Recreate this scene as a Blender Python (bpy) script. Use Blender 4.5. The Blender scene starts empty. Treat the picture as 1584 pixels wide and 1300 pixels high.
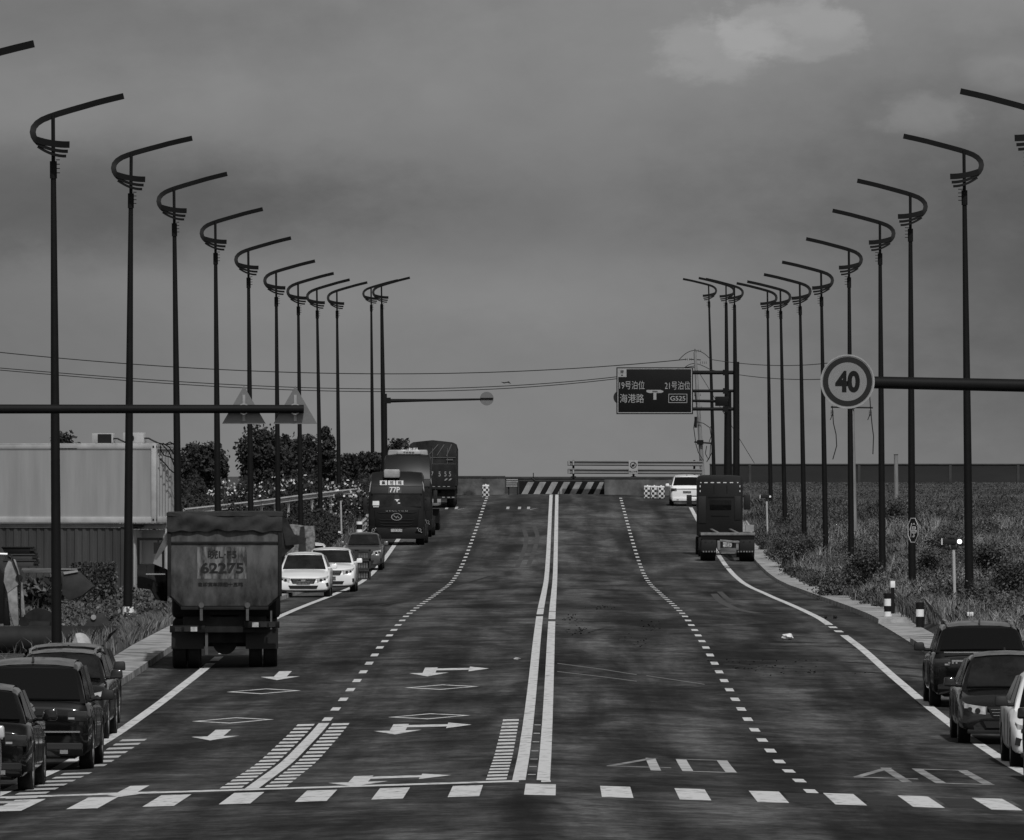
import bpy, bmesh, math, random
import numpy as np
from mathutils import Vector, Matrix, Euler
random.seed(7); rng = np.random.default_rng(11)
R = math.radians; PI = math.pi
S = bpy.context.scene
COL = S.collection

# ------------------------------------------------------------ camera
F = 14400.0                     # focal length in pixels of the 1584 px wide photograph (a long telephoto)
CAMZ = 4.3
cam_d = bpy.data.cameras.new('camera'); cam = bpy.data.objects.new('camera', cam_d); COL.objects.link(cam)
cam_d.sensor_width = 36; cam_d.sensor_fit = 'HORIZONTAL'; cam_d.lens = F/1584*36
cam_d.clip_start = 1; cam_d.clip_end = 30000
cam.location = (0, 0, CAMZ)
cam.rotation_euler = (PI/2 + 75/F, 0, 76/F)
S.camera = cam
S.view_settings.view_transform = 'Standard'; S.view_settings.look = 'None'
S.view_settings.exposure = 0; S.view_settings.gamma = 1

# ------------------------------------------------------------ sky and sun
SUN_EL, SUN_AZ = R(52), R(166)      # azimuth clockwise from +Y: behind the camera, a little to the right
W = bpy.data.worlds.new('World'); S.world = W; W.use_nodes = True
nt = W.node_tree; nt.nodes.clear()
def N(t, **k):
    n = nt.nodes.new(t)
    for a, b in k.items(): setattr(n, a, b)
    return n
def L(a, b): nt.links.new(a, b)
def M(op, a, b=None, c=None):
    n = N('ShaderNodeMath', operation=op)
    for i, v in enumerate((a, b, c)):
        if v is None: continue
        if isinstance(v, (int, float)): n.inputs[i].default_value = v
        else: L(v, n.inputs[i])
    return n.outputs[0]
tc = N('ShaderNodeTexCoord'); sp = N('ShaderNodeSeparateXYZ'); L(tc.outputs['Generated'], sp.inputs[0])
zc = M('MAXIMUM', sp.outputs[2], 0.03)
cb = N('ShaderNodeCombineXYZ'); L(sp.outputs[0], cb.inputs[0]); L(sp.outputs[1], cb.inputs[1]); L(zc, cb.inputs[2])
sky = N('ShaderNodeTexSky', sky_type='NISHITA'); sky.sun_disc = False
sky.sun_elevation = SUN_EL; sky.sun_rotation = SUN_AZ; sky.dust_density = 2.0; sky.air_density = 1.0
L(cb.outputs[0], sky.inputs[0])
bw = N('ShaderNodeRGBToBW'); L(sky.outputs[0], bw.inputs[0])
# cloud layer, drawn in directions of the sky (degrees of azimuth a, elevation e)
hy = M('MAXIMUM', M('ABSOLUTE', sp.outputs[1]), 0.05)
az = M('MULTIPLY', M('DIVIDE', sp.outputs[0], hy), 57.3)
el = M('MULTIPLY', M('DIVIDE', sp.outputs[2], hy), 57.3)
cc = N('ShaderNodeCombineXYZ'); L(az, cc.inputs[0]); L(M('MULTIPLY', el, 1.7), cc.inputs[1])
def noise(scale, det, rough, vec, dist=0.0):
    n = N('ShaderNodeTexNoise'); n.inputs['Scale'].default_value = scale; n.inputs['Detail'].default_value = det
    n.inputs['Roughness'].default_value = rough; n.inputs['Distortion'].default_value = dist
    L(vec, n.inputs['Vector']); return n.outputs[0]
n1 = noise(0.45, 6, 0.55, cc.outputs[0], 0.4)
n2 = noise(2.1, 7, 0.6, cc.outputs[0], 0.3)
nw = N('ShaderNodeVectorMath', operation='ADD'); nn = N('ShaderNodeTexNoise'); nn.inputs['Scale'].default_value = 2.6; nn.inputs['Detail'].default_value = 7
nn.inputs['Roughness'].default_value = 0.62
L(cc.outputs[0], nn.inputs['Vector'])
def blob(a0, e0, ra, re, wob, sharp=1.0):
    # soft elliptical bank of cloud, its edge broken up by noise; 1 inside, 0 outside
    da = M('DIVIDE', M('SUBTRACT', az, a0), ra); de = M('DIVIDE', M('SUBTRACT', el, e0), re)
    r = M('SQRT', M('ADD', M('MULTIPLY', da, da), M('MULTIPLY', de, de)))
    r = M('ADD', r, M('MULTIPLY', M('SUBTRACT', nn.outputs[0], 0.5), wob))
    n = N('ShaderNodeMapRange', interpolation_type='SMOOTHSTEP'); L(r, n.inputs[0])
    n.inputs[1].default_value = 1 + 0.5/sharp; n.inputs[2].default_value = 1 - 0.5/sharp
    n.inputs[3].default_value = 0; n.inputs[4].default_value = 1
    return n.outputs[0]
def pa(x): return (x-868)/F*57.3
def pe(y): return (725-y)/F*57.3
fac = M('ADD', 0.84, M('MULTIPLY', M('SUBTRACT', n1, 0.5), 0.34))
fac = M('ADD', fac, M('MULTIPLY', M('SUBTRACT', n2, 0.5), 0.13))
def addb(w, *a, **k):
    global fac
    fac = M('ADD', fac, M('MULTIPLY', blob(*a, **k), w))
addb(0.20, pa(1215), pe(45), .46, .20, 1.8, sharp=2.6)
addb(0.22, pa(1110), pe(75), .36, .19, 2.2, sharp=1.4)
addb(0.10, pa(1270), pe(30), .22, .10, 2.4, sharp=1.5)      # bright cumulus
addb(0.06, pa(1150), pe(70), .8, .28, 1.6, sharp=.5)
addb(0.22, pa(1440), pe(180), .30, .12, 2.6, sharp=1.2)
addb(0.14, pa(1560), pe(110), .22, .12, 2.4, sharp=1.1)
addb(0.05, pa(260), pe(150), 1.3, .34, 1.4, sharp=.5)
addb(-0.22, pa(60), pe(20), 2.2, .30, 1.2, sharp=.45)
addb(-0.30, pa(60), pe(315), 1.9, .33, .9, sharp=.8)       # darker bank
addb(-0.10, pa(750), pe(330), 1.5, .28, 1.1, sharp=.5)
addb(-0.38, pa(1720), pe(400), 1.7, 1.1, 1.0, sharp=.5)
addb(-0.12, pa(-120), pe(560), 1.3, .6, 1.0, sharp=.5)
addb(0.11, pa(760), pe(450), 1.9, .22, 1.0, sharp=.6)
addb(0.12, pa(860), pe(660), 2.0, .80, .6, sharp=.4)        # paler air towards the horizon
# unseen sky behind the camera and overhead, brightened to fill camera-facing sides
back = N('ShaderNodeMapRange'); L(sp.outputs[1], back.inputs[0])
for i_, q_ in enumerate((0.75, -0.6, 1.0, 1.35)): back.inputs[i_+1].default_value = q_
fac = M('MULTIPLY', M('MAXIMUM', fac, 0.3), back.outputs[0])
bg = N('ShaderNodeBackground'); bg.inputs[1].default_value = 0.07
mulc = N('ShaderNodeCombineColor'); v = M('MULTIPLY', bw.outputs[0], fac)
for i in range(3): L(v, mulc.inputs[i])
L(mulc.outputs[0], bg.inputs[0])
wo = N('ShaderNodeOutputWorld'); L(bg.outputs[0], wo.inputs[0])
sd = bpy.data.lights.new('sun', 'SUN'); so = bpy.data.objects.new('sun', sd); COL.objects.link(so)
sd.energy = 2.25; sd.angle = R(1.5); sd.color = (1, 1, 1)
tosun = Vector((math.sin(SUN_AZ)*math.cos(SUN_EL), math.cos(SUN_AZ)*math.cos(SUN_EL), math.sin(SUN_EL)))
so.rotation_euler = tosun.to_track_quat('Z', 'Y').to_euler(); so.location = (0, 0, 60)

# ------------------------------------------------------------ measuring
_cm = Euler(cam.rotation_euler).to_matrix()
def ray(px, py):
    return _cm @ Vector(((px-792)/F, -(py-650)/F, -1))
def at(px, py, D):
    r = ray(px, py); return Vector((0, 0, CAMZ)) + r*(D/r.y)
_pd = [60, 100, 110, 124, 142, 160, 178, 196, 214, 232, 250, 268, 286, 304, 322, 340, 358, 376, 394, 412, 430, 448, 466, 484, 502, 520, 531, 545, 570]
_py = [1224.7, 1179.9, 1130.5, 1083, 1040.4, 1002, 975.1, 953.7, 940.9, 930.8, 922.5, 914.2, 907.4, 898.9, 887.4, 873.2, 857.2, 841.1, 825.8, 811.1, 796.6, 782.9, 771.1]
_pz = [.2, .2, .12] + [CAMZ-(y-725)*d/F for y, d in zip(_py, _pd[3:])] + [2.82, 2.84, 2.6]
def zprof(D): return float(np.interp(D, _pd, _pz))
_sm = np.arange(60, 575, 1.0); _sv = np.convolve(np.interp(_sm, _pd, _pz), np.ones(9)/9, 'same'); _sv[:5] = .2; _sv[-5:] = 2.6
def zprof(D): return float(np.interp(D, _sm, _sv))
XC = -0.42
def crown(D): return float(np.interp(D, [130, 190, 560], [.032, .018, .008]))
def zroad(X, D): return zprof(D) + crown(D)*(3.75 - abs(X-XC))
def gp(px, py):
    D = 100.0
    while D < 560:
        X = (px-868)*D/F
        if 725 + (CAMZ - zroad(X, D))*F/D <= py: break
        D += .25
    X = (px-868)*D/F
    return Vector((X, D, zroad(X, D)))
def sm(a, b, x):
    t = min(1, max(0, (x-a)/(b-a))); return t*t*(3-2*t)
KL, KR = -8.95, 8.3       # kerb faces
def wob(x, y): return .12*math.sin(x*.7+y*.13)+.1*math.sin(x*.31-y*.21+2)+.06*math.sin(x*1.7+y*.5)
def zground(X, D):
    if D <= 560:
        e = X-(KR+.9) if X > 0 else (KL-.9)-X
        ed = zroad(KR if X > 0 else KL, D)+.1
        if e < 0: return ed-.25
        if X > 0:
            pl = float(np.interp(D, [100, 230, 300, 400, 500, 560], [.4, .5, .75, 1.3, 2.15, 2.75]))
            t = sm(0, 7, e)
        else:
            pl = float(np.interp(D, [100, 200, 246, 300, 350, 420, 520, 560], [-.4, -.6, -.5, -.25, .1, 1.75, 2.45, 2.6]))
            t = sm(0, 4.5, e)
        return ed + (pl-ed)*t + wob(X, D)*sm(0, 2, e)*.8
    if X > 9: z = float(np.interp(D, [560, 600, 648, 700, 1000, 9500], [2.75, 3.0, 3.3, 1.5, -4, -4]))
    elif X < -9: z = float(np.interp(D, [560, 640, 760, 1000, 9500], [2.6, 2.4, .5, -4, -4]))
    else: z = float(np.interp(D, [560, 640, 760, 1000, 9500], [2.4, 2.0, 0, -4, -4]))
    return z

# ------------------------------------------------------------ materials
MATS = {}
def mat(name, v, rough=.7, spec=.3, var=0.0, scale=2.0, metal=0.0, emit=0.0, stretch=(1, 1, 1), v2=None, isl=0.0, coat=0.0, bump=0.0, thr=None):
    """grey procedural material: base value v, broken up by noise (var) or towards v2, isl = change per loose leaf"""
    if name in MATS: return MATS[name]
    m = bpy.data.materials.new(name); m.use_nodes = True; MATS[name] = m
    t = m.node_tree; p = t.nodes['Principled BSDF']
    p.inputs['Roughness'].default_value = rough; p.inputs['Specular IOR Level'].default_value = spec
    p.inputs['Metallic'].default_value = metal; p.inputs['Coat Weight'].default_value = coat; p.inputs['Coat Roughness'].default_value = .06
    p.inputs['Base Color'].default_value = (v, v, v, 1)
    if emit:
        p.inputs['Emission Color'].default_value = (1, 1, 1, 1); p.inputs['Emission Strength'].default_value = emit
    src = None
    if var or v2 is not None:
        c = t.nodes.new('ShaderNodeTexCoord'); mp = t.nodes.new('ShaderNodeMapping'); mp.inputs['Scale'].default_value = stretch
        t.links.new(c.outputs['Object'], mp.inputs[0])
        n = t.nodes.new('ShaderNodeTexNoise'); n.inputs['Scale'].default_value = scale; n.inputs['Detail'].default_value = 8; n.inputs['Roughness'].default_value = .62
        t.links.new(mp.outputs[0], n.inputs['Vector'])
        r = t.nodes.new('ShaderNodeMapRange'); t.links.new(n.outputs[0], r.inputs[0])
        lo, hi = thr if thr else (.3, .7)
        r.inputs[1].default_value = lo; r.inputs[2].default_value = hi
        a, b = (v, v2) if v2 is not None else (v*(1-var), v*(1+var))
        r.inputs[3].default_value = a; r.inputs[4].default_value = b
        src = r.outputs[0]
        if bump:
            bp = t.nodes.new('ShaderNodeBump'); bp.inputs['Strength'].default_value = bump; bp.inputs['Distance'].default_value = .05
            t.links.new(n.outputs[0], bp.inputs['Height']); t.links.new(bp.outputs[0], p.inputs['Normal'])
    if isl:
        g = t.nodes.new('ShaderNodeNewGeometry'); r = t.nodes.new('ShaderNodeMapRange'); t.links.new(g.outputs['Random Per Island'], r.inputs[0])
        r.inputs[3].default_value = 1-isl; r.inputs[4].default_value = 1+isl
        mm = t.nodes.new('ShaderNodeMath'); mm.operation = 'MULTIPLY'
        if src is not None: t.links.new(src, mm.inputs[0])
        else: mm.inputs[0].default_value = v
        t.links.new(r.outputs[0], mm.inputs[1]); src = mm.outputs[0]
    if src is not None:
        k = t.nodes.new('ShaderNodeCombineColor')
        for i in range(3): t.links.new(src, k.inputs[i])
        t.links.new(k.outputs[0], p.inputs['Base Color'])
    return m

# ------------------------------------------------------------ mesh building
class MB:
    def __init__(s): s.v = []; s.f = []
    def add(s, vs, fs, mx=None):
        o = len(s.v)
        for p in vs:
            p = Vector(p)
            if mx is not None: p = mx @ p
            s.v.append(tuple(p))
        for f in fs: s.f.append(tuple(i+o for i in f))
        return s
    def box(s, x0, x1, y0, y1, z0, z1, mx=None):
        return s.add([(x0,y0,z0),(x1,y0,z0),(x1,y1,z0),(x0,y1,z0),(x0,y0,z1),(x1,y0,z1),(x1,y1,z1),(x0,y1,z1)],
                     [(0,3,2,1),(4,5,6,7),(0,1,5,4),(1,2,6,5),(2,3,7,6),(3,0,4,7)], mx)
    def frust(s, b, t, z0, z1, mx=None):   # b, t = (x0,x1,y0,y1)
        return s.add([(b[0],b[2],z0),(b[1],b[2],z0),(b[1],b[3],z0),(b[0],b[3],z0),(t[0],t[2],z1),(t[1],t[2],z1),(t[1],t[3],z1),(t[0],t[3],z1)],
                     [(0,3,2,1),(4,5,6,7),(0,1,5,4),(1,2,6,5),(2,3,7,6),(3,0,4,7)], mx)
    def prism(s, poly, a, b, axis='y', mx=None):
        """poly in the plane across the axis, extruded from a to b. axis y: poly=(x,z); x: (y,z); z: (x,y)"""
        n = len(poly)
        def P(p, q):
            return {'y': (p[0], q, p[1]), 'x': (q, p[0], p[1]), 'z': (p[0], p[1], q)}[axis]
        vs = [P(p, a) for p in poly]+[P(p, b) for p in poly]
        fs = [tuple(range(n)), tuple(range(2*n-1, n-1, -1))]+[(i, i+n, (i+1) % n+n, (i+1) % n) for i in range(n)]
        return s.add(vs, fs, mx)
    def tube(s, path, r, n=8, cap=True, mx=None):
        path = [Vector(p) for p in path]; rs = r if isinstance(r, (list, tuple)) else [r]*len(path)
        vs = []; fs = []
        ref = None
        for i, p in enumerate(path):
            d = (path[min(i+1, len(path)-1)]-path[max(i-1, 0)]).normalized()
            if ref is None: ref = Vector((0, 0, 1)) if abs(d.z) < .9 else Vector((1, 0, 0))
            a = d.cross(ref).normalized(); b = d.cross(a).normalized(); ref = b.cross(d) if False else ref
            if abs(d.dot(ref)) > .97: ref = a
            for k in range(n):
                t = 2*PI*k/n; vs.append(p+a*math.cos(t)*rs[i]+b*math.sin(t)*rs[i])
        for i in range(len(path)-1):
            for k in range(n):
                fs.append((i*n+k, i*n+(k+1) % n, (i+1)*n+(k+1) % n, (i+1)*n+k))
        if cap: fs.append(tuple(range(n))[::-1]); fs.append(tuple(range((len(path)-1)*n, len(path)*n)))
        return s.add(vs, fs, mx)
    def bar(s, path, w, h, mx=None):      # flat ribbon bar in an x-z plane: w thick along y, h across the path
        path = [Vector(p) for p in path]; vs = []; fs = []
        for i, p in enumerate(path):
            d = (path[min(i+1, len(path)-1)]-path[max(i-1, 0)]).normalized(); nrm = Vector((-d.z, 0, d.x)).normalized()
            hh = h[i] if isinstance(h, (list, tuple)) else h
            for a, b in ((-1, -1), (1, -1), (1, 1), (-1, 1)):
                vs.append(p+Vector((0, a*w/2, 0))+nrm*b*hh/2)
        for i in range(len(path)-1):
            for k in range(4): fs.append((i*4+k, i*4+(k+1) % 4, (i+1)*4+(k+1) % 4, (i+1)*4+k))
        fs += [(3, 2, 1, 0), tuple(range(len(path)*4-4, len(path)*4))]
        return s.add(vs, fs, mx)
    def disc(s, c, r, a, b, axis='y', n=28, mx=None):
        return s.prism([(c[0]+r*math.cos(2*PI*k/n), c[1]+r*math.sin(2*PI*k/n)) for k in range(n)], a, b, axis, mx)
    def ring(s, c, r0, r1, a, b, n=32):
        p0 = [(c[0]+r0*math.cos(2*PI*k/n), c[1]+r0*math.sin(2*PI*k/n)) for k in range(n)]
        p1 = [(c[0]+r1*math.cos(2*PI*k/n), c[1]+r1*math.sin(2*PI*k/n)) for k in range(n)]
        vs = [(x, a, z) for x, z in p0]+[(x, a, z) for x, z in p1]+[(x, b, z) for x, z in p0]+[(x, b, z) for x, z in p1]
        fs = []
        for i in range(n):
            j = (i+1) % n
            fs += [(i, j, n+j, n+i), (2*n+i, 3*n+i, 3*n+j, 2*n+j), (n+i, n+j, 3*n+j, 3*n+i), (i, 2*n+i, 2*n+j, j)]
        return s.add(vs, fs)
    def build(s, name, m, parent=None, bevel=0, smooth=35, seg=2):
        me = bpy.data.meshes.new(name); me.from_pydata(s.v, [], s.f)
        bm = bmesh.new(); bm.from_mesh(me); bmesh.ops.recalc_face_normals(bm, faces=bm.faces)
        if bevel:
            es = [e for e in bm.edges if len(e.link_faces) == 2 and e.calc_face_angle(0) > .5]
            bmesh.ops.bevel(bm, geom=es, offset=bevel, segments=seg, affect='EDGES', profile=.5, clamp_overlap=True)
        bm.to_mesh(me); bm.free()
        if smooth:
            me.polygons.foreach_set('use_smooth', [True]*len(me.polygons)); me.set_sharp_from_angle(angle=R(smooth))
        me.materials.append(m)
        o = bpy.data.objects.new(name, me); COL.objects.link(o)
        if parent: o.parent = parent
        return o
def tag(o, label, cat, group=None):
    o['label'] = label; o['category'] = cat
    if group: o['group'] = group
    return o
def thing(name, label, cat, loc=(0, 0, 0), rz=0, group=None, rx=0, ry=0):
    o = bpy.data.objects.new(name, None); COL.objects.link(o); o.location = loc; o.rotation_euler = (rx, ry, rz); o.empty_display_size = .3
    return tag(o, label, cat, group)
def struct(o, kind='structure'): o['kind'] = kind; return o
def copy_tree(o, parent=None):
    c = o.copy(); COL.objects.link(c)
    if parent: c.parent = parent
    for ch in [x for x in KIDS(o)]: copy_tree(ch, c)
    return c
def KIDS(o): return [x for x in list(COL.objects) if x.parent == o]
def text_mesh(name, body, m, parent, loc, height, rot=(PI/2, 0, 0), sx=1.0, ext=.004, align='CENTER', bold=0.0, width=None):
    """letters as real thin geometry; height = height of the capitals"""
    cu = bpy.data.curves.new(name, 'FONT'); cu.body = body; cu.size = 1; cu.extrude = .001; cu.align_x = align; cu.align_y = 'CENTER'; cu.offset = bold
    o = bpy.data.objects.new(name, cu); COL.objects.link(o)
    bpy.context.view_layer.update()
    me = bpy.data.meshes.new_from_object(o.evaluated_get(bpy.context.evaluated_depsgraph_get()))
    bpy.data.objects.remove(o)
    n = len(me.vertices); co = np.empty(n*3); me.vertices.foreach_get('co', co); co = co.reshape(-1, 3)
    hgt = co[:, 1].max()-co[:, 1].min()
    k = height/hgt; co[:, 1] -= (co[:, 1].max()+co[:, 1].min())/2
    if align == 'CENTER': co[:, 0] -= (co[:, 0].max()+co[:, 0].min())/2
    if width: sx = width/((co[:, 0].max()-co[:, 0].min())*k)
    co[:, 0] *= k*sx; co[:, 1] *= k; co[:, 2] *= ext/.001
    me.vertices.foreach_set('co', co.ravel()); me.update(); me.materials.clear(); me.materials.append(m); me.name = name
    ob = bpy.data.objects.new(name, me); COL.objects.link(ob); ob.parent = parent; ob.location = loc; ob.rotation_euler = rot
    return ob
def raw_mesh(name, V, Fc, m, parent=None, smooth=False):
    """V (n,3), Fc (m,k) numpy"""
    me = bpy.data.meshes.new(name); me.vertices.add(len(V)); me.vertices.foreach_set('co', V.astype(np.float32).ravel())
    k = Fc.shape[1]; me.loops.add(Fc.size); me.loops.foreach_set('vertex_index', Fc.astype(np.int32).ravel())
    me.polygons.add(len(Fc)); me.polygons.foreach_set('loop_start', np.arange(0, Fc.size, k, dtype=np.int32))
    if smooth: me.polygons.foreach_set('use_smooth', [True]*len(Fc))
    me.update(calc_edges=True); me.materials.append(m)
    o = bpy.data.objects.new(name, me); COL.objects.link(o)
    if parent: o.parent = parent
    return o
def leaf_quads(P, size, flat=.0, asp=.6):
    """small leaf-shaped faces at points P"""
    n = len(P); a = rng.normal(size=(n, 3)); a[:, 2] += flat; a /= np.linalg.norm(a, axis=1)[:, None]
    b = np.cross(a, rng.normal(size=(n, 3))); b /= np.linalg.norm(b, axis=1)[:, None]; c = np.cross(a, b)
    s = size*rng.uniform(.6, 1.35, (n, 1))
    V = np.stack([P-b*s, P-c*s*asp, P+b*s, P+c*s*asp], 1).reshape(-1, 3)
    return V, np.arange(4*n).reshape(-1, 4)
def blades(P, h, w, lean=.35):
    n = len(P); ang = rng.uniform(0, 2*PI, n); d = np.stack([np.cos(ang), np.sin(ang), np.zeros(n)], 1)
    la = rng.uniform(0, 2*PI, n); ln = rng.uniform(0, lean, n)[:, None]*np.stack([np.cos(la), np.sin(la), np.zeros(n)], 1)
    hh = h*rng.uniform(.45, 1.3, n)[:, None]; up = np.array([0, 0, 1.0])
    ww = w*rng.uniform(.6, 1.4, n)[:, None]
    mid = P+(up*.55+ln*.4)*hh; top = P+(up*.9+ln*1.4)*hh
    V = np.stack([P-d*ww, P+d*ww, mid+d*ww*.8, top, mid-d*ww*.8], 1).reshape(-1, 3)
    i = np.arange(n)*5
    return V, np.stack([i, i+1, i+2, i+3, i+4], 1)
# ------------------------------------------------------------ ground and road
def sheet(name, xs, ds, zf, m, uvx=None):
    V = np.array([(x, d, zf(x, d)) for d in ds for x in xs]); nx = len(xs)
    i = np.array([(r*nx+c, r*nx+c+1, (r+1)*nx+c+1, (r+1)*nx+c) for r in range(len(ds)-1) for c in range(nx-1)])
    return raw_mesh(name, V, i, m, smooth=True)
mg = mat('soil_and_grass', .045, .95, .1, v2=.11, scale=.35, thr=(.35, .72))
xr = [KR+.85, 10, 11, 12, 13, 14, 15, 16, 17.5, 19, 21, 23, 26, 30, 36, 45, 60, 90, 150, 300, 900, 4000]
xl = [-4000, -900, -300, -150, -90, -60, -45, -36, -30, -26, -23, -21, -19, -17.5, -16, -15, -14, -13, -12, -11, -10.4, KL-.85]
dd = list(np.arange(40, 560, 6))+[560, 575, 600, 625, 648, 670, 700, 760, 850, 1000, 1500, 3000, 6000, 9500]
xm = [-8.2, -4, 0, 4, 7.5]
def zg(x, d):
    if KL-.9 < x < KR+.9: return (zroad(x, d)-.3) if d <= 560 else zground(x, d)
    return zground(x, d)
struct(sheet('ground', xl+xm+xr, dd, zg, mg))
# asphalt: patches of patching, dust and polish, fine grit, darker wheel tracks
ma = bpy.data.materials.new('asphalt'); ma.use_nodes = True; t = ma.node_tree; p = t.nodes['Principled BSDF']
def AN(tp, **k):
    n = t.nodes.new(tp)
    for a, b in k.items(): setattr(n, a, b)
    return n
def AM(op, a, b=None):
    n = AN('ShaderNodeMath', operation=op)
    for i, v in enumerate((a, b)):
        if v is None: continue
        if isinstance(v, (int, float)): n.inputs[i].default_value = v
        else: t.links.new(v, n.inputs[i])
    return n.outputs[0]
c = AN('ShaderNodeTexCoord')
def anoise(scale, st, det=8, rough=.6, dist=0):
    mp = AN('ShaderNodeMapping'); mp.inputs['Scale'].default_value = st; t.links.new(c.outputs['Object'], mp.inputs[0])
    n = AN('ShaderNodeTexNoise'); n.inputs['Scale'].default_value = scale; n.inputs['Detail'].default_value = det; n.inputs['Roughness'].default_value = rough
    n.inputs['Distortion'].default_value = dist; t.links.new(mp.outputs[0], n.inputs['Vector']); return n.outputs[0]
def amr(v, a, b, lo, hi):
    n = AN('ShaderNodeMapRange', interpolation_type='SMOOTHSTEP'); t.links.new(v, n.inputs[0])
    for i, q in enumerate((a, b, lo, hi)): n.inputs[i+1].default_value = q
    return n.outputs[0]
big = anoise(.24, (1.5, .30, 1), 8, .62, .8)         # broad dusty and dark areas, drawn out along the lanes
mid = anoise(.75, (1, .8, 1), 10, .74, .5)
fine = anoise(4.5, (1, 1, 1), 9, .8)
lon = anoise(.75, (1, .035, 1), 5, .55, .3)       # long bands along the wheel paths
crk = anoise(1.6, (.7, 1, 1), 8, .74, .8)
sx_ = AN('ShaderNodeSeparateXYZ'); t.links.new(c.outputs['Object'], sx_.inputs[0])
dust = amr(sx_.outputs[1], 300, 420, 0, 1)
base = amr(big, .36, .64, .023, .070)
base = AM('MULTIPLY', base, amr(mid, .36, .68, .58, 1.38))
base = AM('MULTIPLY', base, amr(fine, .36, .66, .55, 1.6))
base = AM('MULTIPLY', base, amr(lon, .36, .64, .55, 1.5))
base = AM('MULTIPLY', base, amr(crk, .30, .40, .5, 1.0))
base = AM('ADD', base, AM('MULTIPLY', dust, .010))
# wheel tracks: each lane has two polished darker tracks
tr = AM('ABSOLUTE', AM('SUBTRACT', AM('FRACT', AM('DIVIDE', AM('ADD', sx_.outputs[0], .42+.95), 1.875)), .5))
base = AM('MULTIPLY', base, amr(AM('ADD', tr, AM('MULTIPLY', AM('SUBTRACT', mid, .5), .25)), .05, .32, .8, 1.08))
k = AN('ShaderNodeCombineColor')
for i in range(3): t.links.new(base, k.inputs[i])
t.links.new(k.outputs[0], p.inputs['Base Color']); p.inputs['Roughness'].default_value = .9; p.inputs['Specular IOR Level'].default_value = .12
bp = AN('ShaderNodeBump'); bp.inputs['Strength'].default_value = .25; bp.inputs['Distance'].default_value = .02; t.links.new(fine, bp.inputs['Height']); t.links.new(bp.outputs[0], p.inputs['Normal'])
RX = sorted(set([KL, -7, -5, -4.17, -2.5, -1.2, XC, .4, 1.7, 3.33, 5, 6.5, KR]))
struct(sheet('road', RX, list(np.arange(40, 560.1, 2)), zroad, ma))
# kerb strips with a real step, made of pale concrete
mtrim_ = mat('black_trim', .012, .6, .3)
mk = mat('kerb_concrete', .13, .9, .15, v2=.42, scale=1.3, thr=(.32, .6))
def kerb(name, x0, x1, sgn):
    b = MB(); ds = list(np.arange(60, 531, 2.0))
    def gap(d): return sgn > 0 and 221 < d < 243
    for a, d in zip(ds[:-1], ds[1:]):
        h = .02 if gap(a) else .13
        jog = .0
        z0, z1 = zroad(x0, a), zroad(x0, d)
        j = .012
        pts = []
        for (q, z) in ((a, z0), (d-j, z1)):
            pts += [(x0, q, z-.2), (x0+sgn*.02, q, z+h), (x1, q, z+h+.02), (x1, q, z-.3)]
        b.add(pts, [(0, 1, 5, 4), (1, 2, 6, 5), (2, 3, 7, 6), (0, 3, 2, 1), (4, 5, 6, 7)])
    return struct(b.build(name, mk, smooth=0))
kerb('kerb_strip', KL, KL-.9, -1); kerb('kerb_strip', KR, KR+.9, 1)

# ------------------------------------------------------------ painted markings (thin sheets on the road)
mw = mat('road_paint', .22, .75, .15, v2=.60, scale=5, thr=(.32, .47), stretch=(1, .5, 1))
mwf = mat('worn_road_paint', .10, .8, .2, v2=.34, scale=3.0, thr=(.35, .65), stretch=(1, .4, 1))
mwd = mat('dusty_road_paint', .26, .8, .2, v2=.5, scale=2.0, thr=(.3, .6))
mblk = mat('old_blacked_out_paint', .028, .9, .1, v2=.05, scale=1.5)
LIFT = [.004]
class Mark:
    def __init__(s): s.v = []; s.f = []
    def poly(s, pts):
        o = len(s.v)
        for x, d in pts: s.v.append((x, d, zroad(x, d)+LIFT[0]))
        s.f.append(tuple(range(o, o+len(pts)))); return s
    def strip(s, x0, x1, d0, d1, step=2.0, x0b=None, x1b=None):
        n = max(1, int(math.ceil((d1-d0)/step)))
        for i in range(n):
            a = d0+(d1-d0)*i/n; b = d0+(d1-d0)*(i+1)/n
            s.poly([(x0, a), (x1, a), (x1, b), (x0, b)])
        return s
    def xbar(s, x0, x1, d0, d1, n=8):
        for i in range(n):
            a = x0+(x1-x0)*i/n; b = x0+(x1-x0)*(i+1)/n
            s.poly([(a, d0), (b, d0), (b, d1), (a, d1)])
        return s
    def build(s, name, m):
        me = bpy.data.meshes.new(name); me.from_pydata(s.v, [], s.f)
        bm = bmesh.new(); bm.from_mesh(me); bmesh.ops.recalc_face_normals(bm, faces=bm.faces)
        for f in bm.faces:
            if f.normal.z < 0: f.normal_flip()
        bm.to_mesh(me); bm.free(); me.materials.append(m)
        o = bpy.data.objects.new(name, me); COL.objects.link(o); return struct(o)
def DofY(py, px): return gp(px, py).y
# centre double line
m = Mark()
for x0, x1, gaps in ((-.66, -.48, [(247, 250), (262, 263)]), (-.33, -.15, [(240, 243), (255, 256)])):
    segs = []; a = 125.5
    for g0, g1 in gaps: segs.append((a, g0)); a = g1
    segs.append((a, 529))
    for g0, g1 in segs: m.strip(x0, x1, g0, g1)
m.build('centre_line', mw)
m = Mark()
for i in range(7): m.strip(-.46, -.35, 128.5+i*5.2, 128.9+i*5.2)
m.build('road_stud_row', mwd)
# lane dashes: 2 m painted, 4 m gap
m = Mark()
for i in range(67): m.strip(3.25, 3.41, 123.2+6*i, 125.2+6*i, 1)
for i in range(7, 67): m.strip(-4.25, -4.09, 123.2+6*i, 125.2+6*i, 1)
m.build('lane_line', mw)
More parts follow.
